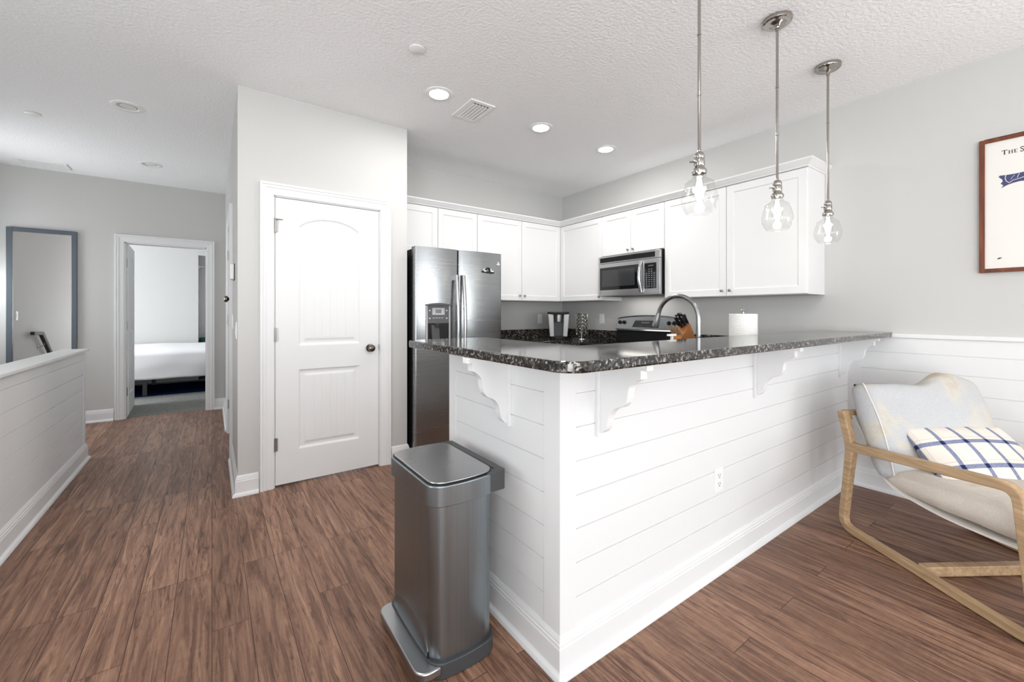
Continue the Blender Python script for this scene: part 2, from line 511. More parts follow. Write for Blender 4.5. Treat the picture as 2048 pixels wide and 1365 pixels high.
lw = [(-6.4, -4.2, .35, 2.35), (-3.2, -1.0, .35, 2.35), (.9, 2.1, .95, 2.4), (5.35, 6.35, .95, 2.4)]  # left, stair and hall openings added to let in fill light
rw = [(-6.4, -4.2, .35, 2.35), (-3.4, -1.2, .35, 2.35)]  # right openings added to light the half wall and hall
wrm = MB(); cur = BACK-.1
for p, q, z0, z1 in rw:
    wrm.box(XR, XR+.1, cur, p, 0, CEIL).box(XR, XR+.1, p, q, 0, z0).box(XR, XR+.1, p, q, z1, CEIL); cur = q
wrm.box(XR, XR+.1, cur, YF+.1, 0, CEIL)
struct('wall_right', wrm, 'wall', 'light grey wall behind the range and armchair')
struct('wall_back', wall_with_windows('y', BACK, LEFT-.1, XR+.1, bw), 'wall', 'window wall of the living room behind the camera')
struct('wall_left', wall_with_windows('x', LEFT, BACK, YH+.1, lw), 'wall', 'light grey wall along the stair')
def window(i, axis, pos, p, q, z0, z1):
    r = sroot('window_%d' % i, 'white framed living room window', ((p+q)/2, pos, z0) if axis == 'y' else (pos, (p+q)/2, z0))
    f = MB(); t = .05
    def bx(m, a, b, c, d, e0=-.09, e1=-.03):
        if axis == 'y': m.box(a, b, pos+e0, pos+e1, c, d)
        else: m.box(pos+e0, pos+e1, a, b, c, d)
    bx(f, p, p+t, z0, z1); bx(f, q-t, q, z0, z1); bx(f, p+t, q-t, z0, z0+t); bx(f, p+t, q-t, z1-t, z1)
    bx(f, (p+q)/2-.03, (p+q)/2+.03, z0+t, z1-t)
    obj('window_frame', f, 'white', r)
    g = MB(); bx(g, p+t, (p+q)/2-.03, z0+t, z1-t, -.062, -.058); bx(g, (p+q)/2+.03, q-t, z0+t, z1-t, -.062, -.058)
    obj('window_pane', g, 'glass', r)
for i, wv in enumerate(bw): window(i+1, 'y', BACK, *wv)
for i, wv in enumerate(lw): window(i+3, 'x', LEFT, *wv)
for i, wv in enumerate(rw): window(i+7, 'x', XR+.11, *wv)
# stair flight going down behind the half wall
st = MB()
for i in range(7):
    st.box(LEFT, -.98, ST1-.26*(i+1)-.02, ST1-.26*i, -1.6, -.185*(i+1))
struct('trim_stair', st, 'darkwood', 'dark stair treads going down behind the half wall')

# bedroom beyond the doorway
BY = 9.5
struct('floor_bedroom', MB().box(-3.4, 1.2, YH+.06, 10.4, -.05, .004), 'carpet', 'grey carpet of the bedroom')
bd = MB()
bd.box(-3.4, -.20, BY, BY+.1, 0, CEIL).box(-.20, 1.2, BY, BY+.1, 2.265, CEIL).box(-.20, 1.2, 9.82, 9.92, 0, 2.4)
bd.box(-.3, -.2, BY+.1, 10.4, 0, 2.4).box(1.1, 1.2, YH+.12, 10.3, 0, CEIL).box(-3.5, -3.4, YH+.12, BY, 0, .9)
bd.box(-3.5, -3.4, YH+.12, 6.75, .9, CEIL).box(-3.5, -3.4, 8.3, BY, .9, CEIL).box(-3.5, LEFT-.1, YH, YH+.12, 0, CEIL).box(XP+.115, 1.2, YH, YH+.12, 0, CEIL)
struct('wall_bedroom', bd, 'wall', 'pale grey bedroom walls with a closet opening at the right')
struct('ceiling_bedroom', MB().box(-3.5, 1.2, YH+.12, 10.4, CEIL, CEIL+.1), 'ceil', 'white bedroom ceiling')

# --- baseboards
BPROF = [(0, 0), (.032, 0), (.032, .006), (.028, .016), (.018, .022), (.016, .026), (.016, .098), (.0135, .103), (.0135, .111), (.010, .115), (.010, .121), (.006, .129), (.003, .135), (0, .135)]
def base_run(m, p, q, nrm, ext0=0, ext1=0):
    """baseboard along the segment p-q, standing out in direction nrm; ext mitres outside corners"""
    p = Vector(p); q = Vector(q); t = (q-p).normalized(); nn = Vector(nrm)
    k = len(BPROF); v = []
    for base, e, sg in ((p, ext0, -1), (q, ext1, 1)):
        for o, z in BPROF:
            u = base+t*(sg*e*o)+nn*o
            v.append((u.x, u.y, z))
    f = [tuple(range(k))[::-1], tuple(range(k, 2*k))]+[(i, (i+1) % k, k+(i+1) % k, k+i) for i in range(k)]
    return m.add(v, f)
BX, BYW, BEND = .953, 1.055, 1.858     # outer faces of the bar wall
struct('baseboard_bar', base_run(base_run(base_run(MB(), (XR, BYW), (BX, BYW), (0, -1), 0, 1), (BX, BYW), (BX, BEND), (-1, 0), 1, 1), (BX, BEND), (BX+.12, BEND), (0, 1), 1, 0), 'white', 'white stepped baseboard around the breakfast bar wall')
bm_ = base_run(MB(), (XP, YP), (D0-.085, YP), (0, -1), 1, 0)
base_run(bm_, (D1+.085, YP), (XPR, YP), (0, -1), 0, 1)
base_run(bm_, (XP, H0-.085), (XP, YP), (-1, 0), 0, 1)
struct('baseboard_pantry', bm_, 'white', 'white baseboard wrapping the pantry corner')
bm_ = base_run(MB(), (LEFT, YH), (B0-.085, YH), (0, -1))
base_run(bm_, (B1+.075, YH), (XP, YH), (0, -1))
base_run(bm_, (XP, YH), (XP, H1+.085), (-1, 0))
struct('baseboard_far', bm_, 'white', 'white baseboard at the end of the hall')
struct('baseboard_right', base_run(MB(), (XR-.015, -1.1), (XR-.015, BYW), (-1, 0)), 'white', 'white baseboard behind the armchair')

# --- shiplap faces: plank profile with v grooves
def ship_profile(z0, z1, grooves, t=.012, g=.0022, dp=.005):
    p = [(-t, z0), (0, z0)]
    for z in sorted(grooves):
        p += [(0, z-g), (-dp, z-g*.4), (-dp, z+g*.4), (0, z+g)]
    return p+[(0, z1), (-t, z1)]
BG = [.943, .825, .7065, .588, .471, .3535, .2345]
wb = MB()
wb.prism([(BYW-o, z) for o, z in ship_profile(.1, 1.056, BG)], 'x', BX+.012, XR)
wb.prism([(BX-o, z) for o, z in ship_profile(.1, 1.056, BG)], 'y', BYW+.012, BEND)
wb.box(BX+.012, XR, BYW+.012, BYW+.12, 0, 1.056).box(BX+.012, BX+.12, BYW+.12, BEND, 0, 1.056)
wb.box(BX+.0, BX+.012, BYW+.0, BYW+.012, .1, 1.056)
struct('wall_bar', wb, 'white', 'white shiplap half wall under the breakfast bar')
cb = MB()
cb.box(BX-.0025, BX+.072, BYW-.0025, BYW+.001, .12, 1.056).box(BX-.0025, BX+.001, BYW-.0025, BYW+.082, .12, 1.056)
cb.box(BX-.0025, BX+.001, BEND-.065, BEND+.002, .12, 1.056).box(BX-.0025, BX+.12, BEND, BEND+.002, .12, 1.056)
struct('trim_1', cb, 'white', 'white corner boards of the breakfast bar wall', bevel=.001)
# wainscot behind the armchair
wr = MB()
wr.prism([(XR-.012-o, z) for o, z in ship_profile(.1, 1.056, [.9534, .8355, .7175, .5995, .4815, .3635, .2455])], 'y', -1.1, BYW)
struct('wall_wainscot', wr, 'white', 'white shiplap wainscot behind the armchair')
struct('trim_2', MB().prism([(XR, 1.054), (XR-.022, 1.054), (XR-.026, 1.058), (XR-.026, 1.077), (XR-.022, 1.081), (XR, 1.081)], 'y', -1.1, .815), 'white', 'white chair rail on the wall behind the armchair')
struct('trim_3', MB().box(XR-.0155, XR-.011, BYW-.075, BYW, .12, 1.054), 'white', 'white corner board where the wainscot meets the bar')
# half wall along the stair
HX, HY, HB = -.86, 4.916, -.4
HG = [.831, .712, .591, .471, .349, .229]
hw = MB()
hw.prism([(HX+o, z) for o, z in ship_profile(.1, .9, HG)], 'y', HB, HY)
hw.box(HX-.115, HX-.012, HB, HY, 0, .9)
struct('wall_stair', hw, 'white', 'white shiplap half wall guarding the stair')
struct('trim_4', MB().box(HX-.14, HX+.022, HB-.02, HY+.022, .90, .921), 'white', 'white flat cap on the stair half wall', bevel=.004)
struct('trim_5', MB().box(HX-.001, HX+.003, HY-.06, HY+.003, .12, .9).box(HX-.115, HX+.003, HY, HY+.003, .12, .9), 'white', 'white end board of the stair half wall', bevel=.001)
struct('baseboard_stair', base_run(base_run(MB(), (HX, HB), (HX, HY), (1, 0), 0, 1), (HX, HY), (HX-.115, HY), (0, 1), 1, 0), 'white', 'white baseboard of the stair half wall')

# ------------------------------------------------------------------ DOORS
CPROF = [(0, 0), (0, .011), (.012, .014), (.045, .016), (.050, .020), (.060, .020), (.066, .017), (.070, .022), (.083, .022), (.085, .018), (.085, 0)]   # (distance out from opening, thickness)
def casing(m, plane, pos, sgn, a0, a1, zt):
    """mitred casing round an opening a0..a1 up to zt, on a wall face; sgn = direction it stands out"""
    n = len(CPROF)
    def P(a, z, th): return (a, pos+sgn*th, z) if plane == 'y' else (pos+sgn*th, a, z)
    rings = []
    rings.append([P(a0-d, 0, t) for d, t in CPROF]); rings.append([P(a0-d, zt+d, t) for d, t in CPROF])
    rings.append([P(a1+d, zt+d, t) for d, t in CPROF]); rings.append([P(a1+d, 0, t) for d, t in CPROF])
    v = [p for r in rings for p in r]; f = [tuple(range(n)), tuple(range(3*n, 4*n))]
    for k in range(3):
        for i in range(n): f.append((k*n+i, k*n+(i+1) % n, (k+1)*n+(i+1) % n, (k+1)*n+i))
    return m.add(v, f)
def jamb(m, plane, p0, p1, a0, a1, zt, t=.012):
    def bx(a, b, z0, z1):
        if plane == 'y': m.box(a, b, p0, p1, z0, z1)
        else: m.box(p0, p1, a, b, z0, z1)
    bx(a0-.001, a0+t, 0, zt); bx(a1-t, a1+.001, 0, zt); bx(a0, a1, zt-t, zt+.001)
    return m
def arched_panel_door(w, h, t=.035):
    """moulded two-panel door: arched top panel, beaded boards; front faces -y, x 0..w, z 0..h"""
    st, x0, x1 = .012, .148, w-.150
    def depth(x, z):
        def panel(xa, xb, za, zb_fn):
            zb = zb_fn(x)
            dd = min(x-xa, xb-x, z-za, zb-z)
            if dd <= 0: return 0
            if dd < .010: return .010*dd/.010
            if dd < .030: return .010
            if dd < .046: return .010-.006*(dd-.030)/.016
            k = (x-xa-.046)/((xb-xa-.092)/6)
            fr = abs(k-round(k))*(xb-xa-.092)/6
            if .2 < k < 5.8 and fr < .0045: return .004+.003*(1-fr/.0045)
            return .004
        arch = lambda x: 1.795+.105*math.sqrt(max(0, 1-((x-(x0+x1)/2)/((x1-x0)/2*1.06))**2))**1.15
        return max(panel(x0, x1, .975, arch), panel(x0, x1, .235, lambda x: .80))
    nx, nz = 150, 330
    v = []; f = []
    for j in range(nz+1):
        for i in range(nx+1):
            x = w*i/nx; z = h*j/nz
            v.append((x, depth(x, z), z))
    for j in range(nz):
        for i in range(nx):
            a = j*(nx+1)+i
            f.append((a, a+1, a+nx+2, a+nx+1))
    m = MB().add(v, f, True)
    m.add([(0, 0, 0), (w, 0, 0), (w, 0, h), (0, 0, h), (0, t, 0), (w, t, 0), (w, t, h), (0, t, h)],
          [(0, 1, 5, 4), (1, 2, 6, 5), (2, 3, 7, 6), (3, 0, 4, 7), (4, 5, 6, 7)])
    return m
KNOB = [(0, .062), (.014, .061), (.024, .055), (.028, .046), (.027, .038), (.020, .031), (.011, .026), (.010, .012), (.030, .010), (.032, .004), (.032, 0)]
def hinge(m, x, y, z, axis='y'):
    m.lathe([(0, -.046), (.0065, -.046), (.0065, .046), (0, .046)], (x, y, z), 10)
    m.box(x-.016, x+.016, y+.001, y+.006, z-.044, z+.044)
    return m
d1 = sroot('door_1', 'white two-panel door with an arched beaded top panel, set in the pantry wall', ((D0+D1)/2, YP, 0))
obj('door_casing', casing(MB(), 'y', YP, -1, D0+.006, D1-.006, DZ-.004), 'white', d1)
obj('door_jamb', jamb(MB(), 'y', YP, YP+.115, D0, D1, DZ), 'white', d1)
dw = D1-D0-.024-.006; dh = 2.015
dm = arched_panel_door(dw, dh).xform(Matrix.Translation((D0+.015, YP+.002, .014)))
obj('door_panel', dm, 'white', d1)
for z in (.30, 1.07, 1.83):
    obj('hinge', hinge(MB(), D0+.0135, YP-.006, z), 'satin', d1)
obj('hinge_stop', MB().tube([(D0+.014, YP-.010, 1.875), (D0+.055, YP-.045, 1.868)], .0035, 8).lathe([(0, 0), (.007, 0), (.007, .01), (0, .01)], (D0+.014, YP-.010, 1.872), 10), 'satin', d1)
kx = D1-.012-.072
obj('door_knob', MB().lathe(KNOB, (kx, YP+.002, .945), 24, axis='y'), 'bronze', d1)['label'] = 'antique nickel round knob'
obj('latch_plate', MB().box(D1-.018, D1-.0115, YP-.002, YP+.002, .93, .972), 'satin', d1)
# hall door seen edge on
d2 = sroot('door_2', 'white door seen edge-on in the hall wall past the pantry corner', (XP, (H0+H1)/2, 0))
obj('door_casing', casing(MB(), 'x', XP, -1, H0+.006, H1-.006, DZ+.0), 'white', d2)
obj('door_jamb', jamb(MB(), 'x', XP, XP+.115, H0, H1, DZ), 'white', d2)
w2 = H1-H0-.03
dm = arched_panel_door(w2, dh).xform(Matrix.Translation((XP+.004, H1-.015, .014)) @ Matrix.Rotation(-PI/2, 4, 'Z'))
obj('door_panel', dm, 'white', d2)
obj('door_knob', MB().lathe(KNOB, (XP+.004, H0+.075, 1.34), 24, axis='x'), 'bronze', d2)['label'] = 'dark round knob'
for z in (.3, 1.15, 1.80):
    obj('hinge', MB().lathe([(0, -.046), (.0065, -.046), (.0065, .046), (0, .046)], (XP-.004, H1-.014, z), 10).box(XP-.002, XP+.002, H1-.03, H1+.002, z-.044, z+.044), 'satin', d2)
# bedroom doorway with the door folded back inside
d3 = sroot('door_3', 'white cased doorway at the end of the hall, its door open into the bedroom', ((B0+B1)/2, YH, 0))
obj('door_casing', casing(MB(), 'y', YH, -1, B0+.006, B1-.006, 2.036), 'white', d3)
obj('door_jamb', jamb(MB(), 'y', YH, YH+.12, B0, B1, 2.04, .016), 'white', d3)
dm = arched_panel_door(.73, dh).xform(Matrix.Translation((B0+.022, YH+.135, .014)) @ Matrix.Rotation(PI/2+.04, 4, 'Z'))
obj('door_panel', dm, 'white', d3)
for z in (.30, 1.07, 1.80):
    obj('hinge', MB().box(B0+.015, B0+.020, YH+.05, YH+.10, z-.05, z+.05), 'satin', d3)

# ------------------------------------------------------------------ KITCHEN CABINETS
def shaker(m, axis, pos, sgn, a0, a1, z0, z1, t=.019, rail=.058, rec=.007):
    """five-piece door; front face stands out from pos by t along sgn"""
    def P(a, z, d): return (a, pos+sgn*d, z) if axis == 'y' else (pos+sgn*d, a, z)
    rings = []
    for ins, d in ((0, 0), (0, t-.002), (.002, t), (rail-.004, t), (rail, t-.003), (rail+.003, t-rec), (rail+.006, t-rec)):
        rings.append([P(a0+ins, z0+ins, d), P(a1-ins, z0+ins, d), P(a1-ins, z1-ins, d), P(a0+ins, z1-ins, d)])
    v = [p for r in rings for p in r]; f = [(3, 2, 1, 0)]
    for k in range(len(rings)-1):
        for i in range(4): f.append((4*k+i, 4*k+(i+1) % 4, 4*k+4+(i+1) % 4, 4*k+4+i))
    k = 4*(len(rings)-1); f.append((k, k+1, k+2, k+3))
    return m.add(v, f)
CK = [(0, .024), (.006, .0238), (.0105, .021), (.012, .017), (.010, .013), (.005, .010), (.0045, .004), (.007, 0), (0, 0)]
UZ0, UZ1 = 1.357, 2.262
def wall_cabinet(label, axis, wall, face, a0, a1, z0, z1, ndoors, knobs, group='white wall cabinets'):
    c = (a0+a1)/2
    t = thing('wall_cabinet', label, 'cabinet', (c, (wall+face)/2, z0) if axis == 'y' else ((wall+face)/2, c, z0), 0, group)
    b = MB()
    if axis == 'y': b.box(a0+.0005, a1-.0005, face, wall-.001, z0, z1)
    else: b.box(face, wall-.001, a0+.0005, a1-.0005, z0, z1)
    obj('cabinet_body', b, 'cab', t)
    wd = (a1-a0)/ndoors
    for i in range(ndoors):
        p, q = a0+wd*i+.0025, a0+wd*(i+1)-.0025
        d = obj('cabinet_door', shaker(MB(), axis, face, -1, p, q, z0+.004, z1-.006), 'cab', t)
        ka, kz = knobs[i]
        k = MB()
        ka = p+.030 if ka == 0 else q-.030
        k.lathe(CK, (ka, face-.019, kz) if axis == 'y' else (face-.019, ka, kz), 16, axis=axis)
        obj('knob', k, 'satin', d)
    return t
FY, FX = 3.81, 3.45       # cabinet box faces (doors stand 19 mm proud)
wall_cabinet('white two-door cabinet above the refrigerator', 'y', YF, FY, 1.362, 2.266, 1.80, UZ1, 2, [(1, 1.845), (0, 1.845)])
wall_cabinet('white two-door wall cabinet between refrigerator and room corner', 'y', YF, FY, 2.267, FX-.02, UZ0, UZ1, 2, [(1, 1.415), (0, 1.415)])
wall_cabinet('white single-door wall cabinet left of the microwave', 'x', XR, FX, 3.127, 3.79, UZ0, UZ1, 1, [(0, 1.395)])
wall_cabinet('short white two-door cabinet above the microwave', 'x', XR, FX, 2.356, 3.126, 1.823, UZ1, 2, [(1, 1.862), (0, 1.862)])
wall_cabinet('large white two-door wall cabinet right of the microwave', 'x', XR, FX, 1.2, 2.355, UZ0, UZ1, 2, [(1, 1.405), (0, 1.405)])
# blind corner behind the two runs
tag(obj('corner_cabinet', MB().box(FX-.019, XR-.001, 3.791, YF-.001, UZ0, UZ1), 'cab'), 'white blind corner cabinet joining the two runs of wall cabinets', 'cabinet')
# crown moulding following the cabinet tops
CR = [(0, UZ1), (.006, UZ1+.001), (.010, 2.272), (.018, 2.278), (.034, 2.294), (.042, 2.302), (.046, 2.304), (.046, 2.316), (0, 2.316)]
def sweep(path, prof, nrms):
    v = []; k = len(prof)
    for (x, y), (nx, ny) in zip(path, nrms):
        for o, z in prof: v.append((x+nx*o, y+ny*o, z))
    f = [tuple(range(k)), tuple(range(k*(len(path)-1), k*len(path)))]
    for i in range(len(path)-1):
        for j in range(k): f.append((i*k+j, i*k+(j+1) % k, (i+1)*k+(j+1) % k, (i+1)*k+j))
    return MB().add(v, f)
cx_ = FX-.019; cy_ = FY-.019
cr = sweep([(1.362, cy_), (cx_, cy_), (cx_, 1.2), (XR-.001, 1.2)], CR, [(0, -1), (-1, -1), (-1, -1), (0, -1)])
cr.box(1.362, XR-.001, cy_, YF-.001, UZ1+.0005, 2.30).box(cx_, XR-.001, 1.2, cy_, UZ1+.0005, 2.30)
tag(obj('crown_molding', cr, 'cab'), 'white crown molding along the tops of the wall cabinets', 'molding')

# base cabinets carry the low counters (mostly hidden behind the bar)
def base_cabinet(label, axis, back, face, a0, a1, ndoors):
    c = (a0+a1)/2
    t = thing('base_cabinet', label, 'cabinet', (c, (back+face)/2, 0) if axis == 'y' else ((back+face)/2, c, 0), 0, 'white base cabinets')
    sg = -1 if face < back else 1
    b = MB()
    def bx(p, q, d0, d1, z0, z1):
        if axis == 'y': b.box(p, q, d0, d1, z0, z1)
        else: b.box(d0, d1, p, q, z0, z1)
    bx(a0+.0005, a1-.0005, face, back-sg*-.001, .1, .878); bx(a0+.0005, a1-.0005, face-sg*.06, back+sg*.001, 0, .1)
    obj('cabinet_body', b, 'cab', t)
    wd = (a1-a0)/ndoors
    for i in range(ndoors):
        p, q = a0+wd*i+.003, a0+wd*(i+1)-.003
        d = obj('cabinet_door', shaker(MB(), axis, face, sg, p, q, .105, .70), 'cab', t)
        w_ = obj('drawer', shaker(MB(), axis, face, sg, p, q, .71, .872, rail=.04), 'cab', t)
        for par, z in ((d, .66), (w_, .79)):
            k = MB().lathe(CK, ((p+q)/2, face-.019, z) if axis == 'y' else (face-.019, (p+q)/2, z), 12, axis=axis)
            if sg == -1: obj('knob', k, 'satin', par)
base_cabinet('white base cabinet right of the refrigerator', 'y', YF, 3.51, 2.27, 3.12, 2)
base_cabinet('white base cabinet in the corner left of the range', 'x', XR, 3.14, 3.125, 3.508, 1)
base_cabinet('white base cabinet right of the range', 'x', XR, 3.14, 1.80, 2.355, 1)
base_cabinet('white sink cabinets on the kitchen side of the bar wall', 'y', BYW+.121, 1.77, 1.15, 3.75, 4)

# ------------------------------------------------------------------ GRANITE
bar = [(XR-.001, .812)]+arc(.765+.075, .812+.075, .075, 270, 180, 10)+arc(.765+.05, 1.955-.05, .05, 180, 90, 6)+arc(1.20-.03, 1.955-.03, .03, 90, 0, 5)+[(1.20, 1.225), (XR-.001, 1.225)]
tag(obj('bar_countertop', MB().prism(bar, 'z', 1.0565, 1.0895, smooth=True), 'granite', bevel=.006, seg=3), 'dark speckled granite top of the raised breakfast bar', 'countertop')
lc = MB()
lc.prism([(2.262, 3.475), (3.10, 3.475), (3.10, 3.122), (XR-.001, 3.122), (XR-.001, YF-.001), (2.262, YF-.001)], 'z', .879, .914)
lc2 = MB().prism([(3.10, 2.359), (3.10, 1.80), (1.10, 1.80), (1.10, BYW+.1215), (XR-.001, BYW+.1215), (XR-.001, 2.359)], 'z', .879, .914)
k1 = tag(obj('countertop', lc, 'granite', bevel=.004), 'granite kitchen counter in the corner under the coffee maker', 'countertop')
k2 = tag(obj('countertop', lc2, 'granite', bevel=.004), 'lower granite sink counter behind the raised bar', 'countertop')
bs = MB().box(2.262, XR-.022, YF-.021, YF-.001, .9145, 1.018).box(XR-.022, XR-.001, 3.122, YF-.001, .9145, 1.018)
tag(obj('backsplash', bs, 'granite', bevel=.002), 'low granite backsplash behind the coffee maker', 'backsplash')
tag(obj('backsplash', MB().box(XR-.022, XR-.001, 1.23, 2.359, .9145, 1.018), 'granite', bevel=.002), 'low granite backsplash right of the range', 'backsplash')

# corbels under the bar
CP = [(0, 1.056), (.20, 1.056), (.20, 1.034), (.176, 1.034), (.176, 1.004), (.168, 1.003), (.155, .996), (.143, .987), (.135, .979), (.129, .971), (.126, .962), (.124, .949), (.122, .933), (.116, .918), (.107, .907), (.094, .899), (.078, .894), (.062, .886), (.05, .874), (.042, .862), (.037, .849), (.034, .833), (.029, .817), (.024, .807), (.017, .80), (.008, .793), (0, .791)]
def corbel(label, axis, pos):
    if axis == 'x':
        t = thing('corbel', label, 'bracket', (pos, BYW, .78), 0, 'scrolled white corbels under the bar')
        b = MB().prism([(BYW-.0026-.012-o, z) for o, z in CP], 'x', pos-.017, pos+.017)
        p = MB().box(pos-.027, pos+.027, BYW-.0146, BYW-.0001, .778, 1.056)
        c = MB().box(pos-.027, pos+.027, BYW-.205, BYW-.0146, 1.047, 1.0562)
    else:
        t = thing('corbel', label, 'bracket', (BX, pos, .78), 0, 'scrolled white corbels under the bar')
        b = MB().prism([(BX-.0026-.012-o*.88, z) for o, z in CP], 'y', pos-.017, pos+.017)
        p = MB().box(BX-.0146, BX-.0001, pos-.027, pos+.027, .778, 1.056)
        c = MB().box(BX-.186, BX-.0146, pos-.027, pos+.027, 1.047, 1.0562)
    obj('scroll', b, 'white', t, bevel=.001)
    obj('back_plate', p, 'white', t, bevel=.001)
    obj('top_plate', c, 'white', t)
corbel('white scrolled corbel on the short end face of the bar above the trash can', 'y', 1.365)
corbel('white scrolled corbel on the long bar face nearest the front corner', 'x', 1.149)
corbel('white scrolled corbel halfway along the long bar face', 'x', 2.335)
corbel('white scrolled corbel at the far end of the bar beside the wall', 'x', 3.575)

# ------------------------------------------------------------------ REFRIGERATOR
F0, F1, FM, FT, FFY = 1.348, 2.206, 1.748, 1.77, 3.245
t = thing('refrigerator', 'stainless side-by-side refrigerator with ice and water dispenser', 'refrigerator', ((F0+F1)/2, 3.6, 0))
obj('case', MB().box(F0+.004, F1-.004, FFY+.075, YF-.03, .02, FT-.015), 'black', t, bevel=.004)
obj('base_grille', MB().box(F0+.01, F1-.01, FFY+.06, FFY+.09, .02, .10), 'black', t)
def fridge_door(x0, x1, z0, z1, hole=None):
    n = 14; m = MB(); pts = []
    bow = .012; r = .018
    pts.append((x0, FFY+.07)); pts.append((x0, FFY+r+.004))
    for k in range(1, 5):
        a = PI+PI/2*k/5
        pts.append((x0+r+r*math.cos(a), FFY+.004+r+r*math.sin(a)))
    for k in range(n+1):
        u = k/n
        pts.append((x0+r+(x1-x0-2*r)*u, FFY+.004-bow*(1-(2*u-1)**2)))
    for k in range(1, 5):
        a = -PI/2+PI/2*k/5
        pts.append((x1-r+r*math.cos(a), FFY+.004+r+r*math.sin(a)))
    pts.append((x1, FFY+r+.004)); pts.append((x1, FFY+.07))
    m.prism(pts, 'z', z0, z1, smooth=True)
    return m
fd = obj('freezer_door', fridge_door(F0, FM-.003, .11, FT), 'steel_h', t, sharp=50)
rd = obj('refrigerator_door', fridge_door(FM+.003, F1, .11, FT), 'steel_h', t, sharp=50)
def fridge_handle(x):
    pts = []
    for k in range(21):
        u = k/20; z = .62+(1.545-.62)*u
        pts.append((x, FFY-.028-.034*math.sin(PI*u), z))
    m = MB().tube(pts, .0155, 12)
    m.box(x-.014, x+.014, FFY-.035, FFY+.004, 1.50, 1.55).box(x-.014, x+.014, FFY-.035, FFY+.004, .615, .665)
    return m
obj('handle', fridge_handle(FM-.034), 'steel_flat', fd, bevel=.004)
obj('handle', fridge_handle(FM+.034), 'steel_flat', rd, bevel=.004)
dx0, dx1 = 1.452, 1.648
yd = FFY-.012
di = obj('dispenser', MB().box(dx0, dx1, yd, FFY+.02, 1.135, 1.285), 'panelgrey', t)
obj('display_surround', MB().box(dx0+.043, dx1-.040, yd-.002, yd, 1.205, 1.262), 'silver', di)
obj('display', MB().box(dx0+.072, dx1-.072, yd-.0035, yd-.002, 1.219, 1.250), 'blackglass', di)
for k in range(4): obj('button', MB().box(dx0+.047+.026*k, dx0+.064+.026*k, yd-.0015, yd, 1.176, 1.182), 'silver', di)
for x in (dx0+.012, dx1-.028):
    for z in (1.17, 1.235): obj('button', MB().box(x, x+.015, yd-.0015, yd, z, z+.012), 'silver', di)
hood = MB().prism([(dx0-.012, 1.283)]+[(dx0-.012+(dx1-dx0+.024)*k/10, 1.292+.012*math.sin(PI*k/10)) for k in range(11)]+[(dx1+.012, 1.283)], 'y', yd-.022, FFY+.01)
obj('hood', hood, 'darkgrey', di)
cav = MB().box(dx0, dx0+.006, yd, yd+.022, .935, 1.135).box(dx1-.006, dx1, yd, yd+.022, .935, 1.135).box(dx0, dx1, yd+.0005, yd+.0035, .935, 1.135).box(dx0, dx1, yd-.012, yd+.02, .925, .94)
obj('recess', cav, 'black', di)
for p, q in ((dx0-.012, dx0), (dx1, dx1+.012)): obj('side_trim', MB().box(p, q, yd-.004, FFY+.01, .925, 1.285), 'silver', di)
obj('paddle', MB().prism([(yd, 1.12), (yd-.016, .985), (yd-.012, .975), (yd, .985)], 'x', dx0+.035, dx0+.105), 'darkgrey', di)
obj('spout', MB().lathe([(0, 1.135), (.032, 1.135), (.026, 1.108), (.020, 1.100), (0, 1.100)], (dx0+.09, yd-.002, 0), 16), 'darkgrey', di)
bx_ = F1-.045
obj('badge', MB().lathe([(0, .004), (.012, .004), (.015, .0055), (.018, .004), (.018, 0)], (bx_, FFY+.0008, 1.67), 24, axis='y').tube([(bx_+.007*math.cos(a*PI/6), FFY-.0045, 1.67+.009*math.sin(a*PI/6)) for a in range(2, 13)], .0016, 6), 'chrome', t)
mg = thing('fridge_magnet', 'small black and white magnet trio on the refrigerator door', 'magnet', (2.04, FFY-.006, 1.60))
for dx in (-.034, .042):
    q = obj('magnet_base', MB().prism([(2.04+dx+p[0], 1.590+p[1]-(.004 if dx > 0 else 0)) for p in ((-.03, .006), (-.012, -.006), (.018, -.006), (.03, .008), (.012, .012), (-.012, .014))], 'y', FFY-.016, FFY-.006), 'black', mg)
    obj('magnet_face', MB().box(2.04+dx-.012, 2.04+dx-.005, FFY-.018, FFY-.010, 1.598, 1.622).box(2.04+dx-.01, 2.04+dx+.018, FFY-.018, FFY-.010, 1.596, 1.606), 'plastic', q)
obj('magnet_ring', MB().tube([(2.045+.018*math.cos(a*PI/8), FFY-.012, 1.608+.022*math.sin(a*PI/8)) for a in range(16)], .006, 8, closed=True), 'black', mg)

# ------------------------------------------------------------------ MICROWAVE
m0, m1, mz0, mz1, mx = 2.362, 3.118, 1.397, 1.812, 3.37
t = thing('microwave', 'stainless over-the-range microwave with black window', 'microwave', (3.55, (m0+m1)/2, mz0))
obj('case', MB().box(mx+.03, XR-.002, m0+.004, m1-.004, mz0, mz1+.008), 'black', t)
def bowx(y):           # gently bowed front
    u = (y-m0)/(m1-m0); return mx-.012*(1-(2*u-1)**2)
def bow_panel(y0, y1, z0, z1, back, out=0, n=16):
    pts = [(bowx(y0+(y1-y0)*k/n)-out, y0+(y1-y0)*k/n) for k in range(n+1)]
    poly = pts+[(back, y1), (back, y0)]
    return MB().prism(poly, 'z', z0, z1, smooth=True)
obj('front_frame', bow_panel(m0, m1, mz0, mz1-.078, mx+.03), 'steel_m', t, bevel=.002)
vf = obj('vent_frame', bow_panel(m0, m1, mz1-.075, mz1, mx+.03), 'steel_m', t, bevel=.002)
obj('vent_grille', bow_panel(m0+.05, m1-.025, mz1-.064, mz1-.014, mx, .001), 'black', vf)
sl = MB()
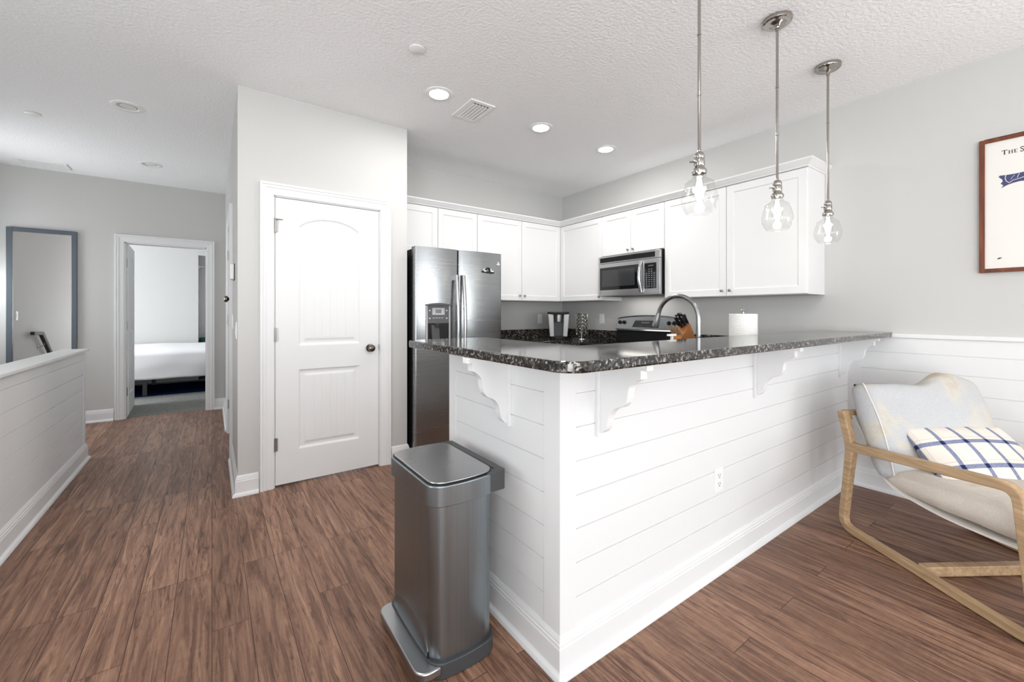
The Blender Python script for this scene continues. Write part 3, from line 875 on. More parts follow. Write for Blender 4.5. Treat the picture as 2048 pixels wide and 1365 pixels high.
for k in range(4):
    q = bow_panel(m0+.05, m1-.025, mz1-.061+.012*k, mz1-.057+.012*k, mx, .004); sl.add(q.v, q.f)
obj('vent_slat', sl, 'black', vf)
dr = obj('door_glass', bow_panel(m0+.215, m1-.022, mz0+.062, mz1-.118, mx, .0012), 'blackglass', t)
obj('window_mesh', bow_panel(m0+.275, m1-.052, mz0+.098, mz1-.148, mx, .002), 'greyglass', dr)
cp = obj('control_panel', bow_panel(m0+.035, m0+.165, mz0+.055, mz1-.118, mx, .0014), 'blackglass', t)
kp = MB()
for r in range(9):
    for c_ in range(4):
        if r > 6 and c_ in (0, 3): continue
        y = m0+.052+.027*c_; z = mz0+.075+.020*r; x = bowx(y)-.0028
        kp.box(x, x+.002, y, y+.010, z, z+.005)
obj('keypad', kp, 'silver', cp)
obj('display', MB().box(bowx(m0+.1)-.0028, bowx(m0+.1), m0+.065, m0+.12, mz1-.150, mz1-.138), 'panelgrey', cp)
hp = []
for k in range(15):
    u = k/14; hp.append((bowx(m0+.195)-.012-.030*math.sin(PI*u), m0+.195, mz0+.022+.30*u))
obj('handle', MB().tube(hp, .014, 12), 'chrome', dr)
obj('badge', MB().prism([(m1-.034+p[0], mz0+.035+p[1]) for p in ((-.008, 0), (.008, 0), (.002, .005), (0, .018), (-.002, .005))], 'x', bowx(m1-.034)-.001, bowx(m1-.034)+.002), 'black', t)

d = bpy.data.lights.new('cooktop_lamp', 'AREA'); d.shape = 'RECTANGLE'; d.size = .5; d.size_y = .12; d.energy = 1.3; d.color = (1, .97, .92)  # unseen lamp added under the microwave to brighten the backsplash
lo = bpy.data.objects.new('cooktop_lamp', d); C.objects.link(lo); lo.parent = t; lo.rotation_euler = (0, 0, PI/2); lo.location = (.03, 0, -.004)
# ------------------------------------------------------------------ RANGE
r0, r1 = 2.362, 3.119
t = thing('range', 'freestanding electric range with stainless control backguard', 'stove', (3.42, (r0+r1)/2, 0))
obj('oven_body', MB().box(3.12, XR-.03, r0, r1, .02, .90), 'black', t)
obj('cooktop', MB().box(3.095, XR-.09, r0-.001, r1+.001, .9, .918), 'blackglass', t, bevel=.004)
obj('oven_door', MB().box(3.085, 3.12, r0+.004, r1-.004, .22, .80), 'steel_h', t)
obj('oven_handle', MB().tube([(3.05, r0+.06, .75), (3.05, r1-.06, .75)], .012, 10).box(3.05, 3.086, r0+.07, r0+.09, .74, .76).box(3.05, 3.086, r1-.09, r1-.07, .74, .76), 'chrome', t)
bg = MB().box(XR-.09, XR-.03, r0, r1, .9185, 1.045)
obj('backguard_base', bg, 'black', t)
# curved-top sloping stainless panel
n = 24; v = []; f = []
for k in range(n+1):
    y = r0+(r1-r0)*k/n; u = 2*k/n-1
    zt = 1.165+.028*(1-u*u)
    for x, z in ((XR-.118, 1.035), (XR-.105, 1.048), (XR-.075, zt-.012), (XR-.062, zt), (XR-.028, zt-.004), (XR-.028, 1.035)):
        v.append((x, y, z))
for k in range(n):
    for j in range(6): f.append((k*6+j, k*6+(j+1) % 6, (k+1)*6+(j+1) % 6, (k+1)*6+j))
f += [tuple(range(6)), tuple(range(n*6, n*6+6))]
bgp = obj('backguard', MB().add(v, f), 'steel_h', t, bevel=.003)
obj('backguard_rim', MB().tube([(XR-.05, r0+(r1-r0)*k/n, 1.163+.028*(1-(2*k/n-1)**2)) for k in range(n+1)], .007, 8), 'black', bgp)
def on_guard(y, z):   # x of the sloping face
    return XR-.105+(z-1.048)/(1.165-1.048)*.030
RN = math.atan2(.030, .117)
for y in (r1-.045, r1-.103, r0+.103, r0+.045):
    k = MB().lathe([(0, .022), (.012, .022), (.014, .018), (.016, .004), (.021, .002), (.021, 0)], (0, 0, 0), 18, axis='x').box(-.024, -.006, -.004, .004, -.018, .018)
    k.xform(Matrix.Translation((on_guard(y, 1.118), y, 1.118)) @ Matrix.Rotation(RN, 4, 'Y') @ Matrix.Rotation(.4, 4, 'X'))
    obj('control_knob', k, 'black', bgp)
ck = MB().prism([(r1-.215, -.036), (r1-.245, .036), (r0+.245, .036), (r0+.215, -.036)], 'x', -.003, .001)
ck.xform(Matrix.Translation((on_guard(0, 1.105), 0, 1.105)) @ Matrix.Rotation(RN, 4, 'Y'))
cko = obj('clock_panel', ck, 'blackglass', bgp)
cd = MB().box(-.0045, -.003, (r0+r1)/2-.05, (r0+r1)/2+.05, .004, .022)
for k in range(9): cd.box(-.0042, -.003, r0+.24+.032*k, r0+.252+.032*k, -.026, -.021)
cd.xform(Matrix.Translation((on_guard(0, 1.105), 0, 1.105)) @ Matrix.Rotation(RN, 4, 'Y'))
obj('clock_display', cd, 'panelgrey', cko)

# ------------------------------------------------------------------ COUNTER ITEMS
CT = .9145
# coffee maker (local: front faces -y)
t = thing('coffee_maker', 'silver and black single-serve coffee maker in the counter corner', 'coffee maker', (3.33, 3.72, CT), math.radians(-38))
def taper(x0, x1, X0, X1, y0, y1, z0, z1):
    return [(x0, y0, z0), (x1, y0, z0), (x1, y1, z0), (x0, y1, z0), (X0, y0, z1), (X1, y0, z1), (X1, y1, z1), (X0, y1, z1)]
BF = [(3, 2, 1, 0), (4, 5, 6, 7), (0, 1, 5, 4), (1, 2, 6, 5), (2, 3, 7, 6), (3, 0, 4, 7)]
obj('base', MB().prism(rrect(-.088, .088, -.125, .13, .03), 'z', 0, .035), 'black', t, w=False, bevel=.004)
obj('water_tank', MB().add(taper(-.085, .085, -.108, .108, .01, .13, .035, .285), BF), 'darkgrey', t, w=False, bevel=.012)
obj('left_side', MB().add(taper(-.100, -.052, -.122, -.06, -.115, .03, .03, .292), BF), 'silver', t, w=False, bevel=.008)
obj('right_side', MB().add(taper(.052, .100, .06, .122, -.115, .03, .03, .292), BF), 'silver', t, w=False, bevel=.008)
obj('brew_cavity', MB().add(taper(-.053, .053, -.061, .061, -.03, .02, .035, .29), BF), 'darkgrey', t, w=False)
obj('brew_head', MB().lathe([(0, .20), (.042, .20), (.046, .205), (.050, .285), (0, .285)], (0, -.068, 0), 24), 'satin', t, w=False)
obj('lid', MB().prism(rrect(-.125, .125, -.13, .125, .06, 8), 'z', .29, .318), 'black', t, w=False, bevel=.012, seg=3)
obj('drip_tray', MB().prism(rrect(-.062, .062, -.16, -.06, .03), 'z', .0, .028), 'black', t, w=False, bevel=.003)
# pod carousel
t = thing('pod_carousel', 'chrome wire coffee pod carousel beside the coffee maker', 'pod rack', (3.50, 3.50, CT))
obj('base', MB().lathe([(0, .012), (.02, .012), (.045, .006), (.048, 0), (0, 0)], (0, 0, 0), 28), 'chrome', t, w=False)
obj('post', MB().lathe([(0, .306), (.008, .306), (.011, .300), (.009, .292), (.007, .285), (.007, .01), (0, .01)], (0, 0, 0), 14), 'chrome', t, w=False)
for k in range(6):
    a = k*PI/3+.2
    m = MB()
    for j in range(6):
        z0 = .07+.040*j
        m.tube([(.060*math.cos(a)-.022*math.cos(q)*math.sin(a), .060*math.sin(a)+.022*math.cos(q)*math.cos(a), z0+.019*math.sin(q)) for q in [2*PI*i/12 for i in range(12)]], .0034, 6, closed=True)
    for s_ in (-1, 1):
        ex = .024*s_
        m.tube([(.012*math.cos(a), .012*math.sin(a), .03), (.050*math.cos(a)-ex*math.sin(a), .050*math.sin(a)+ex*math.cos(a), .038), (.062*math.cos(a)-ex*math.sin(a), .062*math.sin(a)+ex*math.cos(a), .05), (.064*math.cos(a)-ex*math.sin(a), .064*math.sin(a)+ex*math.cos(a), .29)], .002, 5)
    m.tube([(.064*math.cos(a)-e*math.sin(a), .064*math.sin(a)+e*math.cos(a), .29+.008*math.cos(e/.024*PI/2)) for e in (-.024, -.012, 0, .012, .024)], .002, 5)
    obj('wire_column', m, 'nickel', t, w=False)
# knife block (local x to the left of picture = world -x)
t = thing('knife_block', 'honey wooden knife block full of black handled knives', 'knife block', (3.40, 2.13, CT))
yb0, yb1 = 2.075, 2.185
prof = [(3.54, CT), (3.395, 1.132), (3.325, 1.066), (3.262, 1.005), (3.255, CT)]
obj('block', MB().prism(prof, 'y', yb0, yb1), 'block', t, bevel=.004)
dirk = Vector((-.60, 0, .80)).normalized()
pk = Vector((-.80, 0, -.60)).normalized()      # down the slotted face
def knife(base, ln, r, mat, y, bol=True):
    h = MB(); b = Vector((base.x, y, base.z))
    h.tube([b+dirk*.010, b+dirk*.014, b+dirk*(ln*.5), b+dirk*(ln-.006), b+dirk*ln], [r*.85, r, r*.88, r, r*.7], 10)
    ho = obj('knife_handle', h, mat, t)
    obj('bolster', MB().tube([b-dirk*.01, b+dirk*.012], r*.8, 8), 'chrome', ho)
    obj('end_cap', MB().tube([b+dirk*(ln-.004), b+dirk*(ln+.003)], r*.75, 8), 'chrome', ho)
P0 = Vector((3.392, 0, 1.128))
for y, d_, ln, r in ((2.092, .005, .105, .013), (2.118, .010, .118, .012), (2.146, .004, .110, .013), (2.168, .012, .098, .012), (2.098, .040, .10, .011), (2.128, .045, .105, .012), (2.158, .042, .10, .011), (2.108, .068, .085, .010)):
    knife(P0+pk*d_, ln, r, 'black', y)
for y in (2.093, 2.120, 2.147, 2.172):
    knife(Vector((3.300, 0, 1.040))+pk*.012, .085, .0105, 'handle_tan', y)
# soap pump
t = thing('soap_dispenser', 'white pump head of the soap dispenser just showing over the bar edge', 'soap dispenser', (1.996, 1.325, CT))
obj('bottle', MB().lathe([(0, 0), (.032, 0), (.034, .004), (.034, .10), (.028, .118), (.014, .128), (.014, .135), (0, .135)], (0, 0, 0), 24), 'plastic', t, w=False)
obj('pump', MB().lathe([(0, .135), (.013, .135), (.013, .150), (.008, .152), (.008, .184), (0, .184)], (0, 0, 0), 16).prism(rrect(-.032, .030, -.012, .012, .008), 'z', .184, .194), 'plastic', t, w=False)
# faucet
fx, fy = 2.244, 1.32
t = thing('faucet', 'brushed steel gooseneck kitchen faucet arching above the bar', 'faucet', (fx, fy, CT))
obj('base', MB().lathe([(0, 0), (.030, 0), (.030, .008), (.024, .014), (.023, .085), (.018, .092), (0, .092)], (fx, fy, CT), 24), 'steel_dark', t)
R_ = .132
pts = [(fx, fy, CT+.09), (fx, fy, 1.10), (fx, fy, 1.19)]
for k in range(21):
    a = PI-(PI*.93)*k/20
    pts.append((fx, fy+R_+R_*math.cos(a), 1.19+R_*math.sin(a)*1.0))
last = Vector(pts[-1]); dn = (Vector(pts[-1])-Vector(pts[-2])).normalized()
obj('neck', MB().tube(pts, .0128, 16), 'steel_dark', t)
h = MB().tube([last-dn*.002, last+dn*.01, last+dn*.035, last+dn*.080, last+dn*.088], [.0138, .0145, .017, .0215, .0205], 18)
obj('spray_head', h, 'steel_dark', t)
obj('lever', MB().tube([(fx+.02, fy, CT+.055), (fx+.05, fy, CT+.06), (fx+.085, fy, CT+.085)], [.011, .008, .006], 10), 'steel_dark', t)
# paper towel
t = thing('paper_towel_roll', 'white paper towel roll on a holder at the bar edge', 'paper towel', (2.73, 1.307, CT))
obj('holder', MB().lathe([(0, 0), (.076, 0), (.076, .010), (0, .012)], (0, 0, 0), 32), 'black', t, w=False)
obj('rod', MB().lathe([(0, .012), (.006, .012), (.006, .315), (.013, .318), (.016, .324), (.013, .330), (0, .331)], (0, 0, 0), 16), 'satin', t, w=False)
obj('roll', MB().lathe([(.018, .014), (.078, .014), (.080, .016), (.080, .2985), (.078, .3005), (.018, .3005), (.018, .014)], (0, 0, 0), 48), 'paper', t, w=False)

# ------------------------------------------------------------------ OUTLETS / SWITCHES / THERMOSTAT
def plate(name, label, cat, axis, pos, sgn, a, z, w=.072, h=.115, kind='rocker'):
    t = thing(name, label, cat, (a, pos, z-h/2) if axis == 'y' else (pos, a, z-h/2), 0, 'white wall plates')
    def bx(p, q, z0, z1, d0, d1):
        return MB().box(p, q, pos+sgn*d0, pos+sgn*d1, z0, z1) if axis == 'y' else MB().box(pos+sgn*d0, pos+sgn*d1, p, q, z0, z1)
    pl = obj('cover_plate', bx(a-w/2, a+w/2, z-h/2, z+h/2, 0, .006), 'plastic', t, bevel=.002)
    if kind == 'rocker':
        nn = 2 if w > .1 else 1
        for k in range(nn):
            c = a+(k-(nn-1)/2)*.046
            obj('rocker', bx(c-.017, c+.017, z-.034, z+.034, .006, .009), 'plastic', t, bevel=.001)
    else:
        for s_ in (-1, 1):
            so = obj('socket', bx(a-.017, a+.017, z+s_*.020-.015, z+s_*.020+.015, .006, .008), 'plastic', t, bevel=.002)
            q = bx(a-.009, a-.006, z+s_*.020-.002, z+s_*.020+.009, .008, .0084)
            for r in (bx(a+.006, a+.009, z+s_*.020-.002, z+s_*.020+.008, .008, .0084), bx(a-.003, a+.003, z+s_*.020-.011, z+s_*.020-.005, .008, .0084)): q.add(r.v, r.f)
            obj('slots', q, 'socket', so)
plate('outlet', 'white double outlet low on the long shiplap face of the bar', 'outlet', 'y', BYW, -1, 1.96, .428, kind='outlet')
plate('light_switch', 'white rocker switch on the kitchen wall left of the coffee maker', 'switch', 'y', YF, -1, 3.375, 1.146)
plate('light_switch', 'white rocker switch between pod carousel and range', 'switch', 'x', XR, -1, 3.42, 1.152)
plate('light_switch', 'white switch plate on the hall wall near the pantry corner', 'switch', 'x', XP, -1, 3.45, 1.10, .115, .115)
plate('light_switch', 'white switch plate on the hall wall beside the edge-on door', 'switch', 'x', XP, -1, 4.05, 1.15)
plate('light_switch', 'white switch on the stair wall seen in the mirror', 'switch', 'x', LEFT, 1, 4.88, 1.183)
t = thing('thermostat', 'white thermostat on the hall wall past the pantry corner', 'thermostat', (XP, 3.8, 1.47))
obj('back_plate', MB().box(XP-.006, XP, 3.73, 3.87, 1.468, 1.588), 'darkgrey', t)
obj('cover', MB().box(XP-.028, XP-.006, 3.735, 3.865, 1.472, 1.584), 'plastic', t, bevel=.004)

# ------------------------------------------------------------------ CEILING FIXTURES
def downlight(label, x, y, lit, lens='lamp'):
    t = thing('downlight', label, 'ceiling light', (x, y, CEIL), 0, 'lit recessed downlights' if lit else 'unlit recessed downlights')
    obj('trim_ring', MB().lathe([(.060, -.001), (.066, -.006), (.090, -.007), (.097, -.003), (.097, 0)], (x, y, CEIL), 36), 'plastic', t)
    if lit:
        obj('lens', MB().lathe([(0, -.007), (.040, -.0065), (.066, -.004), (.066, -.001)], (x, y, CEIL), 36), lens, t)
    else:
        obj('baffle', MB().lathe([(.062, -.001), (.050, -.0008), (.050, -.0004)], (x, y, CEIL), 36), 'plastic', t)
        obj('bulb_face', MB().lathe([(0, -.004), (.030, -.003), (.043, -.0012)], (x+.006, y+.012, CEIL), 30), 'print', t)
        obj('gap_shadow_ring', MB().lathe([(.060, -.0012), (.044, -.0010)], (x, y, CEIL), 30), 'silver', t)
downlight('lit recessed ceiling light nearest the pantry', 1.283, 2.665, True)
downlight('lit recessed ceiling light in the middle of the kitchen row', 2.198, 2.665, True)
downlight('lit recessed ceiling light nearest the range wall', 2.977, 2.665, True)
downlight('unlit recessed ceiling light over the near end of the hall', -.505, 4.164, False)
downlight('unlit recessed ceiling light at the far end of the hall', -.514, 5.653, False)
downlight('lit recessed ceiling light over the stair end of the living room', -.02, 2.1, True, 'lamp_hall')  # this one and the next are unseen, added for fill light
downlight('lit recessed ceiling light over the living room near the bar end', .50, .30, True, 'lamp_room')
def cover(label, x, y, r):
    t = thing('sprinkler_cover', label, 'ceiling cover', (x, y, CEIL), 0, 'round sprinkler covers')
    obj('disc', MB().lathe([(0, -.009), (r-.003, -.009), (r, -.007), (r, -.003), (0, -.003)], (x, y, CEIL), 32), 'plastic', t)
    obj('neck', MB().lathe([(0, -.003), (r*.9, -.003), (r*.9, 0), (0, 0)], (x, y, CEIL), 24), 'silver', t)
cover('round white sprinkler cover on the ceiling before the pantry', .960, 2.281, .045)
cover('round white sprinkler cover on the hall ceiling at left', -1.112, 4.731, .045)
t = thing('air_vent', 'white slatted supply vent on the ceiling between two downlights', 'vent', (1.598, 2.735, CEIL))
vm = MB()
for a, b, c_, d_ in ((1.497, 1.530, 2.585, 2.889), (1.666, 1.699, 2.585, 2.889), (1.530, 1.666, 2.585, 2.615), (1.530, 1.666, 2.859, 2.889)): vm.box(a, b, c_, d_, CEIL-.008, CEIL)
obj('frame', vm, 'plastic', t)
obj('duct', MB().box(1.53, 1.666, 2.615, 2.859, CEIL-.0015, CEIL), 'black', t)
for k in range(5):
    x = 1.538+.0265*k
    obj('louver', MB().prism([(x-.004, CEIL-.0016), (x+.011, CEIL-.010), (x+.0135, CEIL-.009), (x-.001, CEIL-.0015)], 'y', 2.628, 2.859), 'plastic', t)
t = thing('return_grille', 'white return air grille on the ceiling at the end of the hall', 'vent', (-1.39, 6.25, CEIL))
vm = MB()
for a, b, c_, d_ in ((-1.57, -1.21, 6.14, 6.165), (-1.57, -1.21, 6.325, 6.35), (-1.57, -1.545, 6.165, 6.325), (-1.235, -1.21, 6.165, 6.325)): vm.box(a, b, c_, d_, CEIL-.012, CEIL)
obj('frame', vm, 'plastic', t)
vm = MB()
for k in range(8): vm.box(-1.545, -1.235, 6.168+.0198*k, 6.180+.0198*k, CEIL-.008, CEIL)
obj('louver', vm, 'plastic', t)

# ------------------------------------------------------------------ PENDANTS
GL = [(.021, .158), (.0255, .153), (.0235, .148), (.027, .145), (.025, .141), (.033, .138), (.044, .131), (.051, .1245), (.0545, .1225), (.0555, .120), (.0535, .1175), (.056, .108), (.062, .089), (.0662, .070), (.0672, .055), (.0645, .037), (.058, .020), (.050, .008), (.0455, .003), (.044, .0)]
def pendant(label, x, y, zb, sc=1.06):
    t = thing('pendant_lamp', label, 'pendant lamp', (x, y, CEIL), 0, 'glass pendant lamps over the bar')
    t['label'] = label
    c = (x, y, CEIL)
    obj('canopy', MB().lathe([(0, -.036), (.012, -.036), (.016, -.030), (.035, -.024), (.052, -.020), (.060, -.022), (.066, -.018), (.068, -.012), (.068, 0)], c, 40), 'nickel', t)
    z_s = zb+.158*sc+.092
    obj('swivel', MB().lathe([(0, -.060), (.010, -.060), (.010, -.046), (.006, -.044), (.009, -.038), (.006, -.034), (0, -.034)], c, 16), 'nickel', t)
    rod = [(0, 0), (.0068, 0)]
    hgt = CEIL-.058-z_s
    pr = [(0, z_s), (.0075, z_s), (.0075, z_s+.012), (.0065, z_s+.014)]
    for q in (.30, .62):
        zz = z_s+hgt*q; pr += [(.0065, zz-.004), (.0082, zz-.003), (.0082, zz+.003), (.0065, zz+.004)]
    pr += [(.0065, CEIL-.058), (0, CEIL-.058)]
    obj('rod', MB().lathe(pr, (x, y, 0), 14), 'nickel', t)
    so = obj('socket', MB().lathe([(0, z_s+.002), (.010, z_s), (.016, z_s-.004), (.020, z_s-.014), (.021, z_s-.022), (.019, z_s-.027), (.0215, z_s-.031), (.0215, z_s-.056), (.0195, z_s-.060), (.021, z_s-.066), (.029, z_s-.076), (.030, z_s-.083), (.027, z_s-.092), (0, z_s-.095)], (x, y, 0), 24), 'nickel', t)
    obj('thumb_screw', MB().tube([(x-.014, y+.010, z_s-.040), (x-.026, y+.018, z_s-.040)], .0035, 8).lathe([(0, -.002), (.008, -.002), (.008, .003), (0, .003)], (x-.028, y+.019, z_s-.040), 10), 'nickel', so)
    obj('glass_shade', MB().lathe([(r*sc, zb+h*sc) for r, h in GL], (x, y, 0), 48), 'glass', t)
    bz = zb+.158*sc
    obj('bulb_envelope', MB().lathe([(.012, bz+.004), (.013, bz-.02), (.018, bz-.045), (.0245, bz-.072), (.0255, bz-.088), (.021, bz-.104), (.011, bz-.114), (0, bz-.117)], (x, y, 0), 24), 'glass', t)
    obj('filament', MB().lathe([(0, bz-.006), (.006, bz-.012), (.012, bz-.042), (.0155, bz-.070), (.015, bz-.084), (.009, bz-.096), (0, bz-.100)], (x, y, 0), 14), 'filament', t)
    d = bpy.data.lights.new('bulb_light', 'POINT'); d.energy = 3; d.color = (1, .95, .88); d.shadow_soft_size = .03
    lo = bpy.data.objects.new('bulb_light', d); C.objects.link(lo); lo.parent = t; lo.location = (0, 0, bz-.06-CEIL)
pendant('clear glass pendant lamp nearest the camera, its rod cut by the picture top', 1.655, .97, 1.633)
pendant('clear glass pendant lamp in the middle of the three over the bar', 2.385, .97, 1.650)
pendant('clear glass pendant lamp farthest along the bar, nearest the grey wall', 3.085, .97, 1.652)

# ------------------------------------------------------------------ TRASH CAN
tx0, tx1, ty0, ty1 = .588, .842, 1.268, 1.690
t = thing('trash_can', 'stainless step trash can against the short end of the bar', 'trash can', ((tx0+tx1)/2, (ty0+ty1)/2, 0))
def can_outline(x0, x1, y0, y1, r, bow=.005):
    p = []
    for x, y in rrect(x0, x1, y0, y1, r, 8): p.append((x, y))
    # the two narrow sides are gently bowed
    out = []
    for i, (x, y) in enumerate(p):
        out.append((x, y))
        j = (i+1) % len(p); (u, w) = p[j]
        if abs(y-w) < 1e-9 and abs(u-x) > .05:
            s_ = -1 if y < (y0+y1)/2 else 1
            for k in range(1, 10): q = k/10; out.append((x+(u-x)*q, y+s_*bow*(1-(2*q-1)**2)))
    return out
obj('body', MB().prism(can_outline(tx0+.006, tx1-.006, ty0+.006, ty1-.006, .055), 'z', .055, .575, smooth=True), 'steel_v', t)
obj('base', MB().prism(can_outline(tx0-.002, tx1+.002, ty0-.006, ty1+.006, .058), 'z', .002, .055, smooth=True), 'darkgrey', t, bevel=.003)
obj('rim', MB().prism(can_outline(tx0-.006, tx1+.006, ty0-.008, ty1+.004, .060), 'z', .575, .645, smooth=True), 'steel_v', t, bevel=.003)
obj('lid', MB().prism(can_outline(tx0+.006, tx1-.004, ty0+.006, ty1-.006, .052), 'z', .646, .653, smooth=True), 'steel_flat', t, bevel=.003)
obj('lid_gasket', MB().prism(can_outline(tx0+.002, tx1, ty0+.002, ty1-.002, .055), 'z', .6445, .6475, smooth=True), 'black', t)
hg = MB().prism([(tx1-.045, ty0-.004), (tx1+.028, ty0-.004), (tx1+.036, ty0+.006), (tx1+.036, ty1-.006), (tx1+.028, ty1+.004), (tx1-.045, ty1+.004), (tx1-.045, ty1-.002), (tx1+.003, ty1-.03), (tx1+.003, ty0+.03), (tx1-.045, ty0+.002)], 'z', .578, .649)
obj('hinge_housing', hg, 'darkgrey', t, bevel=.006)
pd = [(tx0+.008, ty0+.02)]
ped = MB().prism([(tx0+.03, ty0-.004)]+arc(tx0-.052+.045, ty0-.004+.045, .045, 270, 180, 8)+arc(tx0-.052+.045, ty1-.02-.045, .045, 180, 90, 8)+[(tx0+.03, ty1-.02), (tx0+.03, ty1-.05), (tx0+.003, ty1-.06), (tx0+.003, ty0+.04), (tx0+.03, ty0+.02)], 'z', .022, .050, smooth=True)
obj('pedal', ped, 'steel_flat', t, bevel=.005)
obj('pedal_support', MB().box(tx0-.02, tx0+.03, ty0+.03, ty1-.06, .004, .022), 'black', t)
# moulded flare above the pedal
v = []; f = []
N = 24
for k in range(N+1):
    y = ty0+.05+(ty1-ty0-.10)*k/N; u = math.sin(PI*k/N)**.35
    for x, z in ((tx0+.007, .055), (tx0-.004*u+.003, .058), (tx0-.010*u+.005, .075), (tx0+.004, .075+.055*u), (tx0+.008, .080+.06*u)): v.append((x, y, z))
for k in range(N):
    for j in range(4): f.append((k*5+j, k*5+j+1, (k+1)*5+j+1, (k+1)*5+j))
obj('pedal_guard', MB().add(v, f, True), 'steel_v', t)

# ------------------------------------------------------------------ ARMCHAIR (local s = depth forward, o = across, z up)
A = Vector((2.874, .824, 0)); dv = Vector((-.55499, -.83186, 0)); nv = Vector((.83186, -.55499, 0))
CHM = Matrix(((dv.x, nv.x, 0, A.x), (dv.y, nv.y, 0, A.y), (0, 0, 1, 0), (0, 0, 0, 1)))
rz = math.atan2(dv.y, dv.x)
t = thing('armchair', 'wooden sled-frame lounge chair with pale felt cushions beside the bar', 'armchair', (A.x, A.y, 0), rz)
# local x = s, local y = -o*?  (nv equals local y rotated): keep right-handed by mirroring o
def cl(mb):   # s,o,z -> world, then into local
    return mb.xform(CHM)
WID = .74
def smooth_path(P, r, n=5):
    out = [P[0]]
    for i in range(1, len(P)-1):
        a, b, c = Vector(P[i-1]), Vector(P[i]), Vector(P[i+1])
        rr = r[i] if isinstance(r, dict) and i in r else (r if not isinstance(r, dict) else 0)
        if rr == 0: out.append(P[i]); continue
        p = b+(a-b).normalized()*rr; q = b+(c-b).normalized()*rr
        for k in range(n+1):
            u = k/n; x = (1-u)**2*p+2*u*(1-u)*b+u*u*q; out.append((x.x, x.y))
    out.append(P[-1])
    return out
def side_frame(off):
    th = .036
    m = MB()
    # rear post top -> joint -> rear leg -> floor rail -> front leg -> arm -> joint
    rear = smooth_path([(-.038, .668), (.024, .480), (-.034, .022), (.832, .022), (.772, .562), (.03, .482)], {1: .05, 2: .07, 3: .06, 4: .06}, 6)
    wd = []
    for p in rear:
        wd.append(.050 if p[0] < .1 and p[1] > .1 else .040)
    m.rect_path(rear, wd, None, th, off)
    return m
obj('side_frame', cl(side_frame(0)), 'oak', t, bevel=.007, seg=3)
obj('side_frame', cl(side_frame(WID-.036)), 'oak', t, bevel=.007, seg=3)
obj('top_rail', cl(MB().prism([(-.055, .622), (-.020, .622), (-.032, .668), (-.066, .668)], 'y', .034, WID-.034)), 'oak', t, bevel=.004)
obj('stretcher', cl(MB().box(.375, .415, .034, WID-.034, .004, .050)), 'oak', t, bevel=.004)
obj('front_rail', cl(MB().box(.785, .815, .034, WID-.034, .28, .32)), 'oak', t, bevel=.004)
# sling
slp = smooth_path([(-.045, .655), (.03, .585), (.165, .335), (.46, .300), (.80, .318)], {1: .05, 2: .12, 3: .1}, 8)
obj('sling', cl(MB().rect_path(slp, .008, None, WID-.124, .062)), 'canvas', t)
def cushion(w_, d_, h_, mid, seedv, bul=.5, e=5.0, nx=30, ny=26):
    """rounded pad: w_ along x, d_ along y, thickness h_; soft edges and a few wrinkles"""
    v = []; f = []
    for side in (1, -1):
        for j in range(ny+1):
            for i in range(nx+1):
                u = 2*i/nx-1; q = 2*j/ny-1
                ed = max(0, (1-abs(u)**e))**.33*max(0, (1-abs(q)**e))**.33
                dome = bul+(1-bul)*(1-u*u)*(1-q*q)
                z = side*h_/2*ed*dome
                wob = noise.noise(Vector((u*2.2+seedv, q*2.2, side)))*mid*ed
                cr_ = 1-.03*(u*u*q*q)
                pin = 1-.035*(1-q*q)*0
                v.append((u*w_/2*cr_, q*d_/2*cr_, z+wob))
    k = (nx+1)*(ny+1)
    for s_ in (0, 1):
        for j in range(ny):
            for i in range(nx):
                a = s_*k+j*(nx+1)+i
                f.append((a, a+1, a+nx+2, a+nx+1))
    # stitch the rim
    rim = [i for i in range(nx+1)]+[(j)*(nx+1)+nx for j in range(1, ny+1)]+[ny*(nx+1)+i for i in range(nx-1, -1, -1)]+[j*(nx+1) for j in range(ny-1, 0, -1)]
    for i in range(len(rim)):
        a, b = rim[i], rim[(i+1) % len(rim)]
        f.append((a, b, b+k, a+k))
    return MB().add(v, f, True)
def frame_mat(o, xax, yax):
    x = Vector(xax).normalized(); y = Vector(yax).normalized(); z = x.cross(y).normalized(); y = z.cross(x)
    return Matrix(((x.x, y.x, z.x, o[0]), (x.y, y.y, z.y, o[1]), (x.z, y.z, z.z, o[2]), (0, 0, 0, 1)))
W3 = lambda s_, o_, z_: A+dv*s_+nv*o_+Vector((0, 0, z_))
# seat cushion: across = nv, depth = dv
sm_ = cushion(.64, .66, .15, .006, 1.3, .74, 10)
sm_.xform(frame_mat(W3(.485, WID/2, .380), nv, dv+Vector((0, 0, .02))))
obj('seat_cushion', sm_, 'seatcloth', t, sharp=180)
# back cushion leaning against the sling
bdir = (-dv*.33+Vector((0, 0, .80))).normalized()      # up the back
bc = cushion(.68, .50, .19, .016, 4.1, .72, 8, 36, 30)
top_ = []
for (x, y, z) in bc.v:     # slouching top corner and a dip in the upper edge
    u = x/.34; q = y/.25
    lift = max(0, q)**2*(.060*math.exp(-((u-.52)/.33)**2)-.018*math.exp(-((u-.02)/.25)**2))
    top_.append((x, y+lift, z*(1+.18*max(0, q)*math.exp(-((u-.5)/.4)**2))))
bc.v = top_
bc.xform(frame_mat(W3(.103, WID/2, .600), nv, bdir))
bco = obj('back_cushion', bc, 'hide', t, sharp=180)
pipe = []
for k in range(15):
    q = k/14
    pipe.append(W3(.098, WID/2, .600)+nv*(-.340+.022+.01*math.sin(q*PI))+bdir*(-.235+.47*q)+(nv.cross(bdir)).normalized()*(.055+.012*math.sin(q*PI)))
obj('piping', MB().tube(pipe, .0028, 6), 'canvas', bco)
